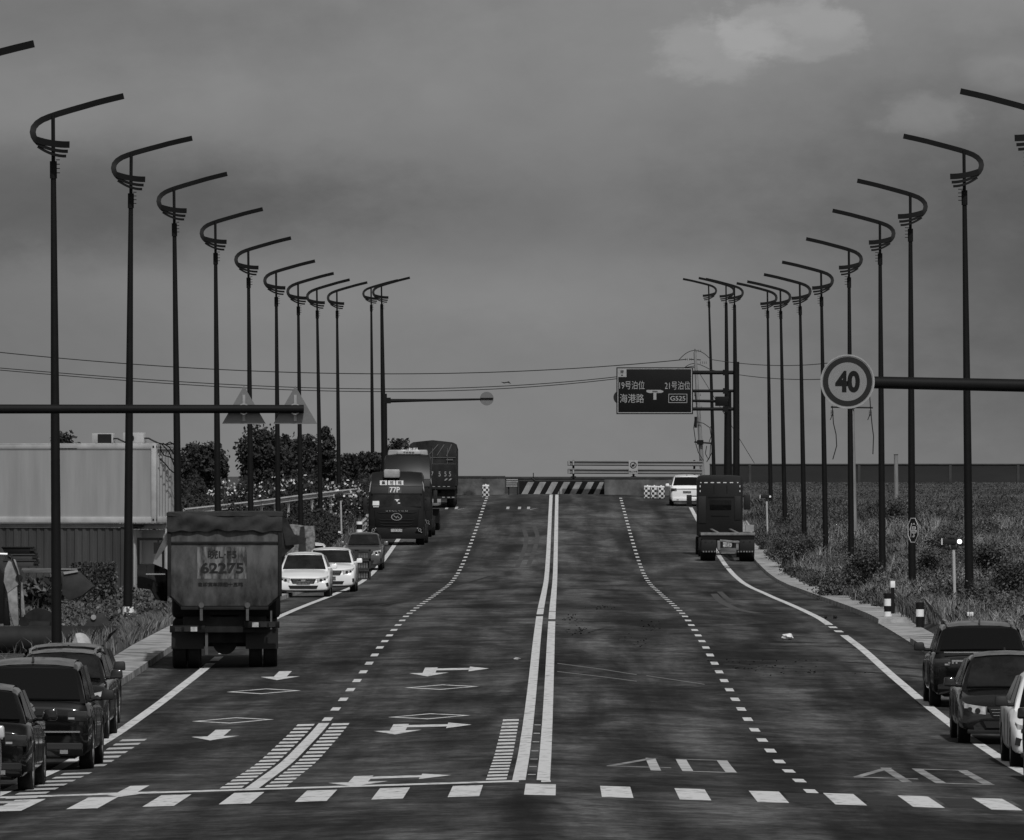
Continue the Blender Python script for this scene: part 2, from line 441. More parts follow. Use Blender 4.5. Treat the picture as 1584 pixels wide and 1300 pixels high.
# solid lane line with slow-down bars near the stop line
m = Mark(); m.strip(-4.27, -4.08, 125.6, 164)
for i in range(19):
    d = 126.2+2.02*i
    m.strip(-4.63, -4.33, d, d+1.1); m.strip(-4.02, -3.72, d, d+1.1); m.strip(-1.02, -.74, d, d+1.1)
m.build('slow_down_bars', mw)
m = Mark()
for i in range(17):
    if i == 9: continue
    d = 119.5+2.3*i; m.strip(-7.42, -7.0, d, d+1.1)
m.build('slow_down_bars', mwd)
# edge lines
m = Mark()
for a, b in ((95, 204), (206, 209), (211, 470)): m.strip(-7.78, -7.58, a, b)
for a, b in ((95, 229), (232.5, 234.5), (237.5, 239.5), (241.5, 388), (390, 391.5), (393, 500)): m.strip(6.86, 7.06, a, b)
m.build('edge_line', mw)
m = Mark(); m.xbar(-9, -.14, 124.6, 125.5, 16); m.build('stop_line', mw)
# zebra stripes, 1 m apart
m = Mark()
for i in range(-9, 8):
    x = -.49+i*(.966 if i < 0 else .985)
    if x < -8.9 or x > 8.2: continue
    m.strip(x+.02, x+.42, 117.8, 123.4, 2)
m.build('zebra_crossing', mw)
m = Mark()
for x in (2.93, 3.93, 4.93, 5.93): m.strip(x, x+.55, 118.2, 122.9, 2)
LIFT[0] = .002; m.v = [(a, b, c_-.002) for a, b, c_ in m.v]; m.build('blacked_out_marking', mblk); LIFT[0] = .004
# arrows pointing at the camera, and arrows that also turn left (towards +x)
def arrow(px, py, turn):
    g = gp(px, py); x, d = g.x, g.y      # tip of the straight arrow
    k = Mark(); k.poly([(x, d), (x+.41, d+2.4), (x+.12, d+2.4), (x-.12, d+2.4), (x-.41, d+2.4)])
    k.strip(x-.135, x+.135, d+2.4, d+6.1, 1.3)
    if turn:
        k.xbar(x+.135, x+.82, d+4.1, d+5.4, 2); k.poly([(x+.82, d+3.0), (x+1.24, d+4.75), (x+.82, d+6.3)])
    k.build('arrow_marking', mw)
arrow(428, 1053, False); arrow(325, 1146, False); arrow(184, 1233.5, False)
arrow(661, 1047, True); arrow(611, 1137, True); arrow(548, 1217.5, True)
def diamond(px, py):
    g = gp(px, py); x, d = g.x, g.y; k = Mark(); w, h, tt = .74, 1.7, .15
    o = [(x, d-h), (x+w, d), (x, d+h), (x-w, d)]; q = [(x, d-h*(1-tt*1.5)), (x+w*(1-tt*1.3), d), (x, d+h*(1-tt*1.5)), (x-w*(1-tt*1.3), d)]
    for i in range(4):
        j = (i+1) % 4; k.poly([o[i], o[j], q[j], q[i]])
    k.build('diamond_marking', mw)
diamond(408, 1070); diamond(360, 1115); diamond(683, 1063.5); diamond(664, 1108.5)
# the two painted 40s, read by traffic driving away
def forty(pix, d0, d1, m_):
    k = Mark(); k2 = Mark(); (a, b, c1, e1, z0, z1, y0, y1) = pix
    def P(x): return gp(x, (y0+y1)/2).x
    xa = P(a); L_ = P(b)-xa
    X = lambda u: xa+u
    H = d1-d0
    k2.poly([(X(0), d0+H*.28), (X(.13), d0+H*.28), (X(.86*L_), d1), (X(.72*L_), d1)])
    k.strip(X(L_*.66), X(L_*.66+.15), d0, d1); k2.xbar(X(.0), X(L_*.66), d0+H*.23, d0+H*.28, 4); k2.xbar(X(L_*.66+.15), X(L_), d0+H*.23, d0+H*.28, 2)
    x0, x1 = P(z0), P(z1)
    k.strip(x0, x0+.16, d0+.4, d1-.4); k.strip(x1-.16, x1, d0+.4, d1-.4)
    k2.xbar(x0, x1, d1-.38, d1, 4); k2.xbar(x0, x1, d0, d0+.38, 4)
    k.build('painted_speed_number', m_); k2.build('painted_speed_number', mwf)
forty((938, 1036, 0, 0, 1050, 1130, 1175, 1193), DofY(1193.5, 1040), DofY(1174.5, 1040), mwd)
forty((1318, 1412, 0, 0, 1428, 1512, 1190, 1212), DofY(1211, 1415), DofY(1190, 1415), mwf)
# remains of arrows near the crest
m = Mark()
for px in (785, 803, 817, 690, 705):
    g = gp(px, 788); m.strip(g.x-.07, g.x+.09, g.y, g.y+5)
for px in (817, 705):
    g = gp(px, 789); m.poly([(g.x+.1, g.y), (g.x+.62, g.y+4.2), (g.x+.1, g.y+.8)])
m.build('far_arrow_marking', mwd)
# thin pale scratches left by something dragged over the asphalt
m = Mark()
for q in ([(862, 1027), (930, 1036), (985, 1045)], [(862, 1040), (930, 1048), (985, 1055)], [(1000, 1046), (1060, 1055), (1090, 1060)]):
    pts = [gp(*a) for a in q]
    for a, b in zip(pts[:-1], pts[1:]): m.poly([(a.x, a.y), (b.x, b.y), (b.x, b.y+.35), (a.x, a.y+.35)])
m.build('drag_scratch', mat('scratched_asphalt', .2, .9, .1))
# muddy tyre trails crossing the right lanes, and old curved tyre marks
def trail(pts, wd, m_):
    k_ = Mark(); P = [gp(*q) for q in pts]; LIFT[0] = .003
    t_ = np.linspace(0, 1, len(P)); u_ = np.linspace(0, 1, 24)
    xs_ = np.interp(u_, t_, [q.x for q in P]); ys_ = np.interp(u_, t_, [q.y for q in P])
    ys_ = np.convolve(np.pad(ys_, 2, 'edge'), np.ones(5)/5, 'valid'); xs_ = np.convolve(np.pad(xs_, 2, 'edge'), np.ones(5)/5, 'valid')
    for i in range(23):
        k_.poly([(xs_[i], ys_[i]), (xs_[i+1], ys_[i+1]), (xs_[i+1]+wd*.25, ys_[i+1]+wd), (xs_[i]+wd*.25, ys_[i]+wd)])
    k_.build('tyre_trail', m_); LIFT[0] = .004
mtt = mat('muddy_tyre_trail', .016, .9, .1, v2=.05, scale=2.2, thr=(.4, .6)); mtl = mat('pale_tyre_trail', .05, .9, .1, v2=.10, scale=2, thr=(.35, .65))
trail([(1075, 1021), (1180, 1023), (1300, 1024), (1420, 1036), (1500, 1045)], .7, mtt)
trail([(1110, 1028), (1200, 1035), (1330, 1040), (1440, 1050)], .6, mtt)
trail([(1180, 1000), (1290, 1000), (1400, 1012)], .5, mtt)
trail([(1098, 918), (1110, 932), (1135, 944), (1170, 950)], 1.0, mtl)
trail([(1108, 915), (1122, 928), (1150, 938)], .8, mtl)
trail([(795, 880), (806, 855), (812, 835), (806, 815)], .8, mtl)
trail([(812, 878), (824, 850), (829, 830), (822, 812)], .8, mtl)
trail([(560, 940), (620, 930), (700, 905), (760, 890)], 1.0, mtt)
trail([(890, 985), (930, 972), (1000, 965)], .5, mtt)

# ------------------------------------------------------------ lamp posts
mp_ = mat('dark_painted_steel', .009, .6, .12, var=.2, scale=1.5)
mgal = mat('galvanised_steel', .3, .5, .4, var=.25, scale=3)
def lamp_proto(side, thick=False):
    s = side     # +1: outer side is +x
    o = thing('street_lamp', 'x', 'street lamp')
    H = 13.2
    r0, r1 = (.132, .075) if not thick else (.17, .11)
    b = MB(); b.tube([(0, 0, -2.2), (0, 0, H*.45), (0, 0, H-1.15)], [r0, (r0+r1)/2, r1*.8], 12); b.build('pole', mp_, o)
    b = MB(); b.tube([(0, 0, H-1.5), (0, 0, H-1.1)], .085, 10); b.tube([(0, 0, H-1.1), (0, 0, H-.02)], .045, 8)
    for i in range(5): b.box(-s*.16-.01, -s*.05+.01, -.012, .012, H-1.38+.1*i, H-1.36+.1*i)
    b.build('collar', mp_, o)
    up = [(-1.64, .39), (-1.3, .315), (-1.0, .245), (-.7, .165), (-.4, .085), (-.1, 0), (.1, -.065), (.26, -.13), (.38, -.21), (.46, -.31), (.48, -.42), (.455, -.52), (.40, -.61), (.33, -.68)]
    def Y(i, n): return -.55+1.1*i/(n-1)
    b = MB(); b.bar([(s*x, .35*math.sin(i/13*PI)-.1, H+z) for i, (x, z) in enumerate(up)], .15, .135); b.build('lamp_arm', mp_, o)
    for j, (a, z1, hh, x1) in enumerate(((.60, -.735, .15, -.40), (.69, -.89, .075, -.36), (.76, -1.0, .065, -.32))):
        pts = []
        for i in range(9):
            u = i/8; x = .39-.02*j-(.39-.02*j-x1)*u; zb = -a+(z1+a)*(1-(1-u)**2)
            pts.append((s*x, -.1-.35*u, H+zb-.0))
        MBb = MB(); MBb.bar(pts, .13, hh); MBb.build('fin', mp_, o)
    return o
ordn = ['', 'nearest', 'second nearest', 'third nearest', 'fourth nearest', 'fifth nearest', 'sixth nearest', 'seventh nearest', 'eighth nearest', 'ninth nearest', 'tenth nearest', 'eleventh nearest', 'farthest']
HL = 13.2
def place_lamps(lst, side, proto, thickp):
    for i, (xt, yt, xb, D, thick) in enumerate(lst):
        pr = thickp if thick else proto
        o = pr[0] if not pr[1] else copy_tree(pr[0]); pr[1] = True
        top = at(xt, yt, D); bx = (xb-868)*D/F
        o.rotation_euler = (0, math.atan2(top.x-bx, HL), 0)
        o.location = (bx, D, top.z-HL)
        row = 'left' if side < 0 else 'right'
        n = len(lst)
        od = ordn[12] if i == n-1 else ordn[i+1]
        extra = ''
        o['label'] = f'dark curved-arm street lamp, {od} in the {row} row of the road'
        o['category'] = 'street lamp'; o['group'] = 'curved-arm street lamps along both sides of the road'
LPL = [(-78, 100, -74, 180, 0), (82, 176, 88, 215, 0), (203, 236, 197, 250, 0), (269, 290, 277, 285, 0), (333, 342, 338, 320, 0), (384, 385, 389, 355, 0), (427, 419, 431, 390, 0),
       (461, 437, 466, 425, 0), (490, 446, 497, 460, 0), (521, 449, 525, 498, 0), (590, 441, 595, 533, 1), (574, 444, 577, 568, 0)]
LPR = [(1594, 166, 1604, 218, 0), (1491, 232, 1500, 253, 0), (1408, 299, 1411, 288, 0), (1361, 343, 1365, 323, 0), (1313, 385, 1317, 358, 0), (1270, 419, 1278, 393, 0), (1237, 437, 1245, 428, 0),
       (1207, 447, 1215, 463, 0), (1187, 449, 1193, 498, 0), (1136, 442, 1139, 535, 1), (1123, 440, 1126, 560, 1), (1096, 440, 1105, 600, 0)]
place_lamps(LPL, -1, [lamp_proto(-1), False], [lamp_proto(-1, True), False])
place_lamps(LPR, 1, [lamp_proto(1), False], [lamp_proto(1, True), False])
# bright warning band fixed on some poles
mwh = mat('white_paint', .78, .6, .3, var=.12, scale=4)
mbk = mat('black_paint', .012, .7, .12, var=.2, scale=4)
mref = mat('reflective_white', .82, .35, .4)

# ------------------------------------------------------------ signs over the road
def tri(cx, cz, r): return [(cx, cz+r*1.17), (cx+r, cz-r*.58), (cx-r, cz-r*.58)]
# near left: boom with the backs of two triangle signs
D = 205; k = F/D
mast_x = at(-120, 633, D).x; zb = at(200, 633, D).z
g = thing('sign_gantry', 'dark horizontal boom reaching in from the left edge with two triangle sign backs', 'road sign', (mast_x, D, zground(mast_x, D)))
zl = zb-g.location.z
b = MB(); b.tube([(0, 0, -.5), (0, 0, zl+.5)], .16, 14); b.build('mast', mp_, g)
xe = at(470, 633, D).x-mast_x
b = MB(); b.tube([(0, 0, zl), (xe*.6, 0, zl), (xe, 0, zl)], [.105, .097, .092], 16); b.build('boom', mp_, g)
mtb = mat('bare_aluminium_back', .15, .6, .4, var=.12, scale=1.5)
for px in (377, 456.5):
    cx = at(px, 633, D).x-mast_x; a = at(px, 597, D).z-g.location.z; c0 = at(px, 656, D).z-g.location.z; w = 34/k
    b = MB(); b.prism([(cx, a), (cx+w, c0), (cx-w, c0)], .12, .135); s_ = b.build('triangle_sign', mtb, g, bevel=.0)
    # rounded corners through a slightly smaller backing rail and clamps
    q = MB(); q.box(cx-.03, cx+.03, .095, .12, c0+.06, a-.2); q.ring((cx, zl), .1, .125, -.03, .03, 16)
    q.v = [(x, y, z) for x, y, z in q.v]; q.build('clamp_rail', mgal, s_)
# right: 40 km/h sign on a boom
D = 216; k = F/D
c40 = at(1311, 590.5, D); mx_ = at(1670, 596, D).x
g = thing('speed_limit_sign', 'round white 40 speed limit sign with dark rim on a boom from the right edge', 'road sign', (mx_, D, zground(mx_, D)))
def loc(p): return Vector(p)-g.location
l = loc(c40); b = MB(); b.tube([(0, 0, -.5), (0, 0, l.z+.4)], .2, 14); b.build('mast', mp_, g)
e = loc(at(1345, 592, D)); b = MB(); b.tube([(0, .14, l.z-.12), (e.x-.35, .14, l.z-.01)], [.15, .14], 16); b.build('boom', mp_, g)
mredring = mat('dark_red_ring', .022, .6, .15, var=.1)
mface = mat('sign_face_white', .22, .45, .3, var=.05)
b = MB(); b.disc((l.x, l.z), .605, -.02, .02, n=48); q = b.build('sign_disc', mface, g)
b = MB(); b.ring((l.x, l.z), .45, .572, -.026, -.021, 48); b.build('ring', mredring, q)
b = MB(); b.ring((l.x, l.z), .595, .63, -.03, .03, 48); b.build('rim', mgal, q)
text_mesh('digits', '40', mbk, q, (l.x, -.024, l.z), .5, sx=.86, bold=.045)
# sign backs and direction sign far away
D = 527; k = F/D
p0 = at(595, 619, D); g = thing('round_sign_boom', 'thin boom on the far left mast with a round sign back at its tip', 'road sign', (p0.x, D-.3, zground(p0.x, D)))
zl = p0.z-g.location.z; b = MB(); b.tube([(0, 0, -.4), (-.02, 0, zl+.35)], [.19, .155], 12); b.build('mast', mp_, g)
e = at(744, 618, D)-g.location
b = MB(); b.tube([(0, 0, zl-.05), (e.x*.5, 0, e.z-.05), (e.x, 0, e.z)], [.12, .075, .06], 10); b.box(-.05, .35, -.15, .15, zl-.2, zl+.13); b.build('boom', mp_, g)
e = at(753, 617, D)-g.location; b = MB(); b.disc((e.x, e.z), .39, .07, .1, n=32); q = b.build('sign_disc', mtb, g); b = MB(); b.box(e.x-.36, e.x+.36, .03, .07, e.z-.05, e.z+.05); b.build('clamp_rail', mp_, q)
# direction sign
D = 522; a = at(953.5, 568.5, D); c1 = at(1072, 641, D)
mxm = at(1139, 700, D).x
g = thing('direction_sign', 'large dark road direction sign with Chinese place names and G525 on three booms', 'road sign', (mxm, D, zground(mxm, D)-.3))
a -= g.location; c1 -= g.location
b = MB(); b.tube([(0, 0, -.3), (0, 0, at(0, 560, D).z-g.location.z)], [.2, .17], 14); b.build('mast', mp_, g)
for y_, r in ((576.5, .115), (605, .085), (633, .1)):
    z = at(1100, y_, D).z-g.location.z
    b = MB(); b.tube([(.1, .1, z), (c1.x-.35, .1, z)], r, 10); b.box(-.75, -.45, -.02, .22, z-.16, z+.16); b.build('boom', mp_, g)
md = mat('sign_dark_blue', .010, .6, .1, var=.1, scale=1)
mtxt = mat('sign_lettering', .30, .5, .3, var=.15, scale=6)
b = MB(); b.box(a.x, c1.x, -.03, .03, c1.z, a.z); q = b.build('sign_panel', md, g, bevel=.01)
w_, h_ = c1.x-a.x, a.z-c1.z
def rectring(b, x0, x1, z0, z1, t_, y0, y1):
    b.box(x0, x1, y0, y1, z1-t_, z1); b.box(x0, x1, y0, y1, z0, z0+t_); b.box(x0, x0+t_, y0, y1, z0+t_, z1-t_); b.box(x1-t_, x1, y0, y1, z0+t_, z1-t_); return b
rectring(MB(), a.x+.06, c1.x-.06, c1.z+.06, a.z-.06, .045, -.036, -.031).build('border', mtxt, q, smooth=0)
def sp_(px, py): v = at(px, py, D)-g.location; return (v.x, -.036, v.z)
def bx(b, x0, y0, x1, y1, ya=-.038, yb=-.032):
    p = sp_(x0, y1); r = sp_(x1, y0); b.box(p[0], r[0], ya, yb, p[2], r[2]); return b
bx(MB(), 955.5, 571, 969, 583.5).build('compass_patch', mtxt, q)
text_mesh('compass_word', '南', md, q, tuple(Vector(sp_(962.2, 575.5))+Vector((0, -.004, 0))), .2, bold=.01)
v = sp_(962.2, 580.5); MB().prism([(v[0]-.06, v[2]-.04), (v[0]+.06, v[2]-.04), (v[0], v[2]+.05)], -.044, -.039).build('compass_pointer', md, q)
text_mesh('place_name', '19号泊位', mtxt, q, sp_(977.5, 596), .47, width=1.42)
text_mesh('place_name', '21号泊位', mtxt, q, sp_(1048, 596.5), .47, width=1.42)
text_mesh('place_name', '海港路', mtxt, q, sp_(977.5, 616.5), .5, width=1.35)
b = MB(); p = sp_(1034, 623.5); r = sp_(1063, 609.5); rectring(b, p[0], r[0], p[2], r[2], .03, -.038, -.032); b.build('route_frame', mtxt, q, smooth=0)
text_mesh('route_number', 'G525', mtxt, q, sp_(1048.5, 616.5), .26, width=.84, bold=.01)
b = MB(); c_ = sp_(1013, 606); u = 1/k
pl = [(-13, 2.4), (-9, 2.6), (9, 2.6), (13, 1), (13, -.8), (9, -2.2), (2.3, -2.2), (2.3, -12.5), (-2.3, -12.5), (-2.3, -2.2), (-9, -2.2), (-13, -.6)]
pl = [(c_[0]+x*D/F, c_[2]+z*D/F) for x, z in pl]
# T-junction diagram, drawn as two convex pieces
b.prism([pl[i] for i in (0, 1, 2, 3, 4, 5, 10, 11)], -.038, -.032); b.prism([pl[i] for i in (6, 7, 8, 9)], -.038, -.032); b.build('junction_diagram', mtxt, q)
text_mesh('junction_word', '海港路', md, q, (c_[0], -.041, c_[2]), .1)
# second gantry right behind it
D = 548; p0 = at(1126, 621, D); g = thing('round_sign_boom', 'thin dark boom behind the direction sign, ending in a round sign it hides', 'road sign', (p0.x, D, zground(p0.x, D)-.3))
zl = p0.z-g.location.z; b = MB(); b.tube([(0, 0, -.3), (0, 0, zl+.55)], [.26, .2], 12); b.build('mast', mp_, g)
e = at(962, 615, D)-g.location
b = MB(); b.tube([(0, 0, zl), (-.6, 0, zl), (e.x, 0, zl+.1)], [.22, .09, .06], 10); b.box(-.75, .1, -.2, .2, zl-.28, zl+.28); b.build('boom', mp_, g, bevel=.02)
b = MB(); b.disc((e.x-.1, e.z), .40, .08, .11, n=28); b.build('sign_disc', mredring, g)
# narrow octagonal stop sign seen almost edge-on, on the third lamp of the right row
p0 = at(1413, 820.5, 286.5); g = thing('stop_sign', 'narrow octagonal dark sign with a white outline and character on the right-hand lamp pole', 'road sign', p0, rz=R(-67))
oc = [(.38*x, .38*z) for x, z in ((-.41, 1), (.41, 1), (1, .41), (1, -.41), (.41, -1), (-.41, -1), (-1, -.41), (-1, .41))]
b = MB(); b.prism([(x, z*1.0) for x, z in oc], -.012, .012); q = b.build('sign_plate', mredring, g)
b = MB()
for i in range(8):
    x0, z0 = oc[i]; x1, z1 = oc[(i+1) % 8]; b.prism([(x0, z0), (x1, z1), (x1*.9, z1*.93), (x0*.9, z0*.93)], -.02, -.013)
b.build('outline', mref, q, smooth=0)
text_mesh('character', '停', mref, q, (0, -.018, 0), .44, sx=1.1, bold=.015)
b = MB(); b.box(-.5, -.1, .0, .1, .24, .28); b.box(-.5, -.1, .0, .1, -.3, -.26); b.build('bracket', mgal, q)

# ------------------------------------------------------------ flood wall with gate, rails and bollards at the crest
mcon = mat('stained_concrete', .03, .9, .2, v2=.17, scale=.9, thr=(.3, .72), bump=.3)
mcap = mat('dark_concrete_cap', .05, .9, .2, var=.3, scale=1)
D = 531
def wall(name, label, x0, x1, ytop=737, D=531, dep=.5, cap=True, m_=mcon):
    a = at(x0, ytop, D); c_ = at(x1, ytop, D); zb = zroad(0, D)-.6
    g = thing(name, label, 'wall', ((a.x+c_.x)/2, D, zb))
    hw = (c_.x-a.x)/2; h = a.z-zb
    b = MB(); b.box(-hw, hw, 0, dep, 0, h-.1); b.build('wall_face', m_, g)
    b = MB(); b.box(-hw-.02, hw+.02, -.04, dep+.04, h-.1, h); b.build('coping', mcap, g)
    return g
wall('flood_wall', 'stained concrete flood wall left of the gate opening, behind the canvas truck', 560, 781, 736.5)
wall('flood_wall', 'long stained concrete flood wall right of the striped barrier, below the guard rail', 935, 1118, 738)
wall('flood_wall', 'low dark concrete wall seen through the gate behind the striped barrier', 770, 950, 738.3, D=556, dep=.4, m_=mcap)
# striped barrier in the opening
D = 532.5; a = at(803, 744.5, D); c_ = at(935, 767.5, D)
g = thing('striped_barrier', 'long low barrier with slanting black and pale stripes across the gate opening', 'barrier', (a.x, D, c_.z-.1))
w_ = c_.x-a.x; h = a.z-g.location.z
b = MB(); b.box(0, w_, .0, .2, 0, h); b.build('barrier_panel', mbk, g)
b = MB(); n = 7
mstr = mat('dusty_pale_stripe', .18, .8, .2, v2=.38, scale=2)
for i in range(n):
    x = .05+i*w_/n*.985; s2 = .33
    pts = [(x, .06), (x+.36, .06), (min(x+.36+s2+.12, w_-.03), h-.05), (min(x+s2+.12, w_-.05), h-.05)]
    b.prism(pts, -.008, -.002)
b.build('stripe', mstr, g, smooth=0)
b = MB(); b.box(w_*.47, w_*.475, -.02, -.009, 0, h); b.build('panel_joint', mbk, g)
# short guard rail stub at the left of the opening, and heaps behind
def rail_beam(b, p, q, hh=.31):
    p, q = Vector(p), Vector(q); d = (q-p).normalized(); nrm = Vector((-d.y, d.x, 0)).normalized()
    prof = [(-.0, .5), (.07, .32), (.0, .16), (.0, -.16), (.07, -.32), (0, -.5)]
    vs = []
    for e in (p, q):
        for t_, z in prof: vs.append(e-nrm*t_+Vector((0, 0, z*hh)))
        for t_, z in prof[::-1]: vs.append(e-nrm*(t_-.015)+Vector((0, 0, z*hh)))
    n = 12; b.add(vs, [tuple(range(n)), tuple(range(2*n-1, n-1, -1))]+[(i, (i+1) % n, (i+1) % n+n, i+n) for i in range(n)])
D = 529.8
g = thing('guard_rail', 'short pale guard rail stub at the left side of the gate opening', 'guard rail', at(794, 760, D))
b = MB(); rail_beam(b, at(783, 744.5, D)-g.location, at(801, 744.5, D)-g.location, .2); rail_beam(b, at(783, 751, D)-g.location, at(800, 751, D)-g.location, .2); b.build('rail', mgal, g, smooth=0)
for x_ in (-.3, .2):
    b = MB(); b.box(x_, x_+.08, .05, .15, -.4, .6); b.build('post', mtrim_, g)
# double-beam guard rail standing on the right flood wall
D = 531.25
g = thing('guard_rail', 'long double-beam guard rail with a small sign, standing above the right flood wall', 'guard rail', at(980, 738.6, D))
def lp(x, y, dy=0): v = at(x, y, D)-g.location; return (v.x, v.y+dy, v.z)
mrail = mat('dull_galvanised_rail', .16, .55, .4, var=.3, scale=1.2, stretch=(.3, 1, 3))
for y_ in (716.5, 729):
    b = MB(); rail_beam(b, lp(878, y_), lp(1086, y_+1), .3); b.build('rail', mrail, g, smooth=0)
for x_ in (887, 980, 1074):
    b = MB(); p_ = lp(x_, 737); b.box(p_[0]-.06, p_[0]+.06, .05, .17, -.15, .98); b.box(p_[0]-.15, p_[0]+.15, 0, .2, -.03, .06); b.build('post', mbk, g)
b = MB()
for x_ in (880, 887): 
    p_ = lp(x_, 716.5); b.tube([(p_[0], -.1, p_[2]+.1), (p_[0], -.1, p_[2]-.12)], .05, 8); p_ = lp(x_, 729.5); b.tube([(p_[0], -.1, p_[2]+.1), (p_[0], -.1, p_[2]-.12)], .05, 8)
b.build('end_terminal', mgal, g)
p_ = lp(979.5, 722.5); mpl = mat('small_sign_plate', .35, .6, .3, var=.1)
b = MB(); b.box(p_[0]-.26, p_[0]+.26, -.13, -.11, p_[2]-.39, p_[2]+.38); q = b.build('sign_plate', mpl, g)
b = MB(); b.ring((p_[0], p_[2]+.1), .15, .19, -.14, -.131, 24); b.add([(p_[0]-.12, -.136, p_[2]), (p_[0]-.09, -.136, p_[2]-.03), (p_[0]+.12, -.136, p_[2]+.2), (p_[0]+.09, -.136, p_[2]+.23)], [(0, 1, 2, 3)]); b.build('prohibition_ring', mbk, q)
text_mesh('sign_word', '禁止车辆', mbk, q, (p_[0], -.134, p_[2]-.27), .11)
b = MB(); b.tube([(p_[0]-.08, -.134, p_[2]+.08), (p_[0]+.07, -.134, p_[2]+.1)], .05, 6); b.build('pictogram', mbk, q)
# checkered water-filled blocks
mchk = bpy.data.materials.new('checkered_plastic'); mchk.use_nodes = True; t = mchk.node_tree; p = t.nodes['Principled BSDF']
ck = t.nodes.new('ShaderNodeTexChecker'); ck.inputs['Color1'].default_value = (.6, .6, .6, 1); ck.inputs['Color2'].default_value = (.02, .02, .02, 1); ck.inputs['Scale'].default_value = 1
tcx = t.nodes.new('ShaderNodeTexCoord'); mpx = t.nodes.new('ShaderNodeMapping'); mpx.inputs['Scale'].default_value = (7.3, 7.3, 7.3); mpx.inputs['Location'].default_value = (.0, .5, .5)
t.links.new(tcx.outputs['Object'], mpx.inputs[0]); t.links.new(mpx.outputs[0], ck.inputs[0]); t.links.new(ck.outputs[0], p.inputs['Base Color']); p.inputs['Roughness'].default_value = .7
def block(px, py, lab, grp=None):
    g = gp(px, py); o = thing('traffic_block', lab, 'traffic block', (g.x, g.y, g.z), 0, grp)
    b = MB(); b.frust((-.2, .2, -.2, .2), (-.19, .19, -.19, .19), .0, .6); b.build('block_body', mchk, o, bevel=.02)
    b = MB(); b.box(-.19, .19, -.19, .19, .60, .7); b.tube([(0, 0, .7), (0, 0, .74)], .05, 8); b.build('cap', mwh, o, bevel=.02)
    return o
block(751.5, 769.5, 'black and white checkered block alone beside the left lane dashes')
block(1001.5, 771, 'leftmost of the three checkered blocks against the right flood wall')
block(1012, 771.3, 'middle one of the three checkered blocks against the right flood wall')
block(1022.5, 771.6, 'rightmost of the three checkered blocks against the right flood wall')
# distant dark wall on the right
D = 652; a = at(1098, 718, D); c_ = at(1740, 721, D)
g = thing('sea_wall', 'long dark wall along the far edge of the grass field on the right', 'wall', (a.x, D, 2.9))
mdw = mat('dark_wall', .03, .85, .15, var=.18, scale=.15, stretch=(1, 1, 5))
b = MB(); b.box(0, c_.x-a.x, 0, .5, 0, a.z-2.9-.06); b.build('wall_face', mdw, g)
b = MB(); b.box(-.02, c_.x-a.x, -.06, .56, a.z-2.9-.06, a.z-2.9+.02); b.build('coping', mcap, g)
b = MB()
for x_ in (1160, 1329, 1470, 1575): u = at(x_, 730, D).x-a.x; b.box(u-.09, u+.09, -.05, -.002, 0, a.z-2.9-.07)
b.build('pilaster', mcap, g)
# ------------------------------------------------------------ vehicles
mtyre = mat('tyre_rubber', .013, .85, .2, var=.2, scale=6)
mrim = mat('alloy_rim', .32, .35, .5, metal=.6)
mrimd = mat('steel_rim', .07, .6, .4, var=.3, scale=5)
mglass = mat('car_glass', .006, .05, .16)
mglassl = mat('clear_windscreen', .014, .08, .25, var=.8, scale=1.6)
mtrim = mat('black_trim', .010, .7, .12)
mchrome = mat('chrome', .55, .2, .6, metal=.8)
mlens = mat('lamp_lens', .4, .12, .6, var=.4, scale=9)
mlensd = mat('dark_tail_lens', .02, .2, .5, var=.3, scale=9)
mplate = mat('plate_blue', .05, .5, .3, v2=.16, scale=22, thr=(.45, .55))
pw = mat('white_car_paint', .78, .3, .4, var=.05, coat=.5); psil = mat('silver_car_paint', .38, .35, .5, coat=.4, var=.05)
pblk = mat('black_car_paint', .005, .4, .0, coat=.9, var=.2); pdk = mat('dark_grey_car_paint', .008, .4, .0, coat=1.0, var=.2)
msheen = mat('sky_sheen_roof', .07, .45, .2, v2=.18, scale=3, coat=.3, thr=(.3, .65))  # lighter roof colour imitating the sky's grazing reflection on dark paint
def wheel(parent, x, y, r, w, side, rim=mrim, spokes=5):
    """axis along x, outer face towards side"""
    tb = MB(); n = 28; prof = [(-w/2, r*.72), (-w/2, r*.93), (-w*.38, r), (w*.38, r), (w/2, r*.93), (w/2, r*.72)]
    vs = []; fs = []
    for k in range(n):
        a = 2*PI*k/n
        for (u, q) in prof: vs.append((u, q*math.cos(a), q*math.sin(a)))
    m_ = len(prof)
    for k in range(n):
        for j in range(m_-1): fs.append((k*m_+j, k*m_+j+1, ((k+1) % n)*m_+j+1, ((k+1) % n)*m_+j))
    tb.add(vs, fs); tb.disc((0, 0), r*.72, -w*.3, w*.3, 'x', n)
    o = tb.build('wheel', mtyre, parent); o.location = (x, y, r)
    b = MB(); s = side*w/2
    for k in range(spokes):
        a = 2*PI*k/spokes; mx = Matrix.Rotation(a, 4, 'X')
        b.box(min(s*.75, s*.98), max(s*.75, s*.98), -r*.10, r*.10, r*.1, r*.68, mx)
    b.disc((0, 0), r*.2, min(s*.7, s*1.0), max(s*.7, s*1.0), 'x', 14)
    k = 24; vs = []; fs = []
    for i in range(k):
        a = 2*PI*i/k
        for q, u in ((r*.62, s*.72), (r*.72, s*.98), (r*.68, s*.98)): vs.append((u, q*math.cos(a), q*math.sin(a)))
    for i in range(k):
        j = (i+1) % k; fs += [(i*3, i*3+1, j*3+1, j*3), (i*3+1, i*3+2, j*3+2, j*3+1)]
    b.add(vs, fs); b.build('rim', rim, o)
    return o
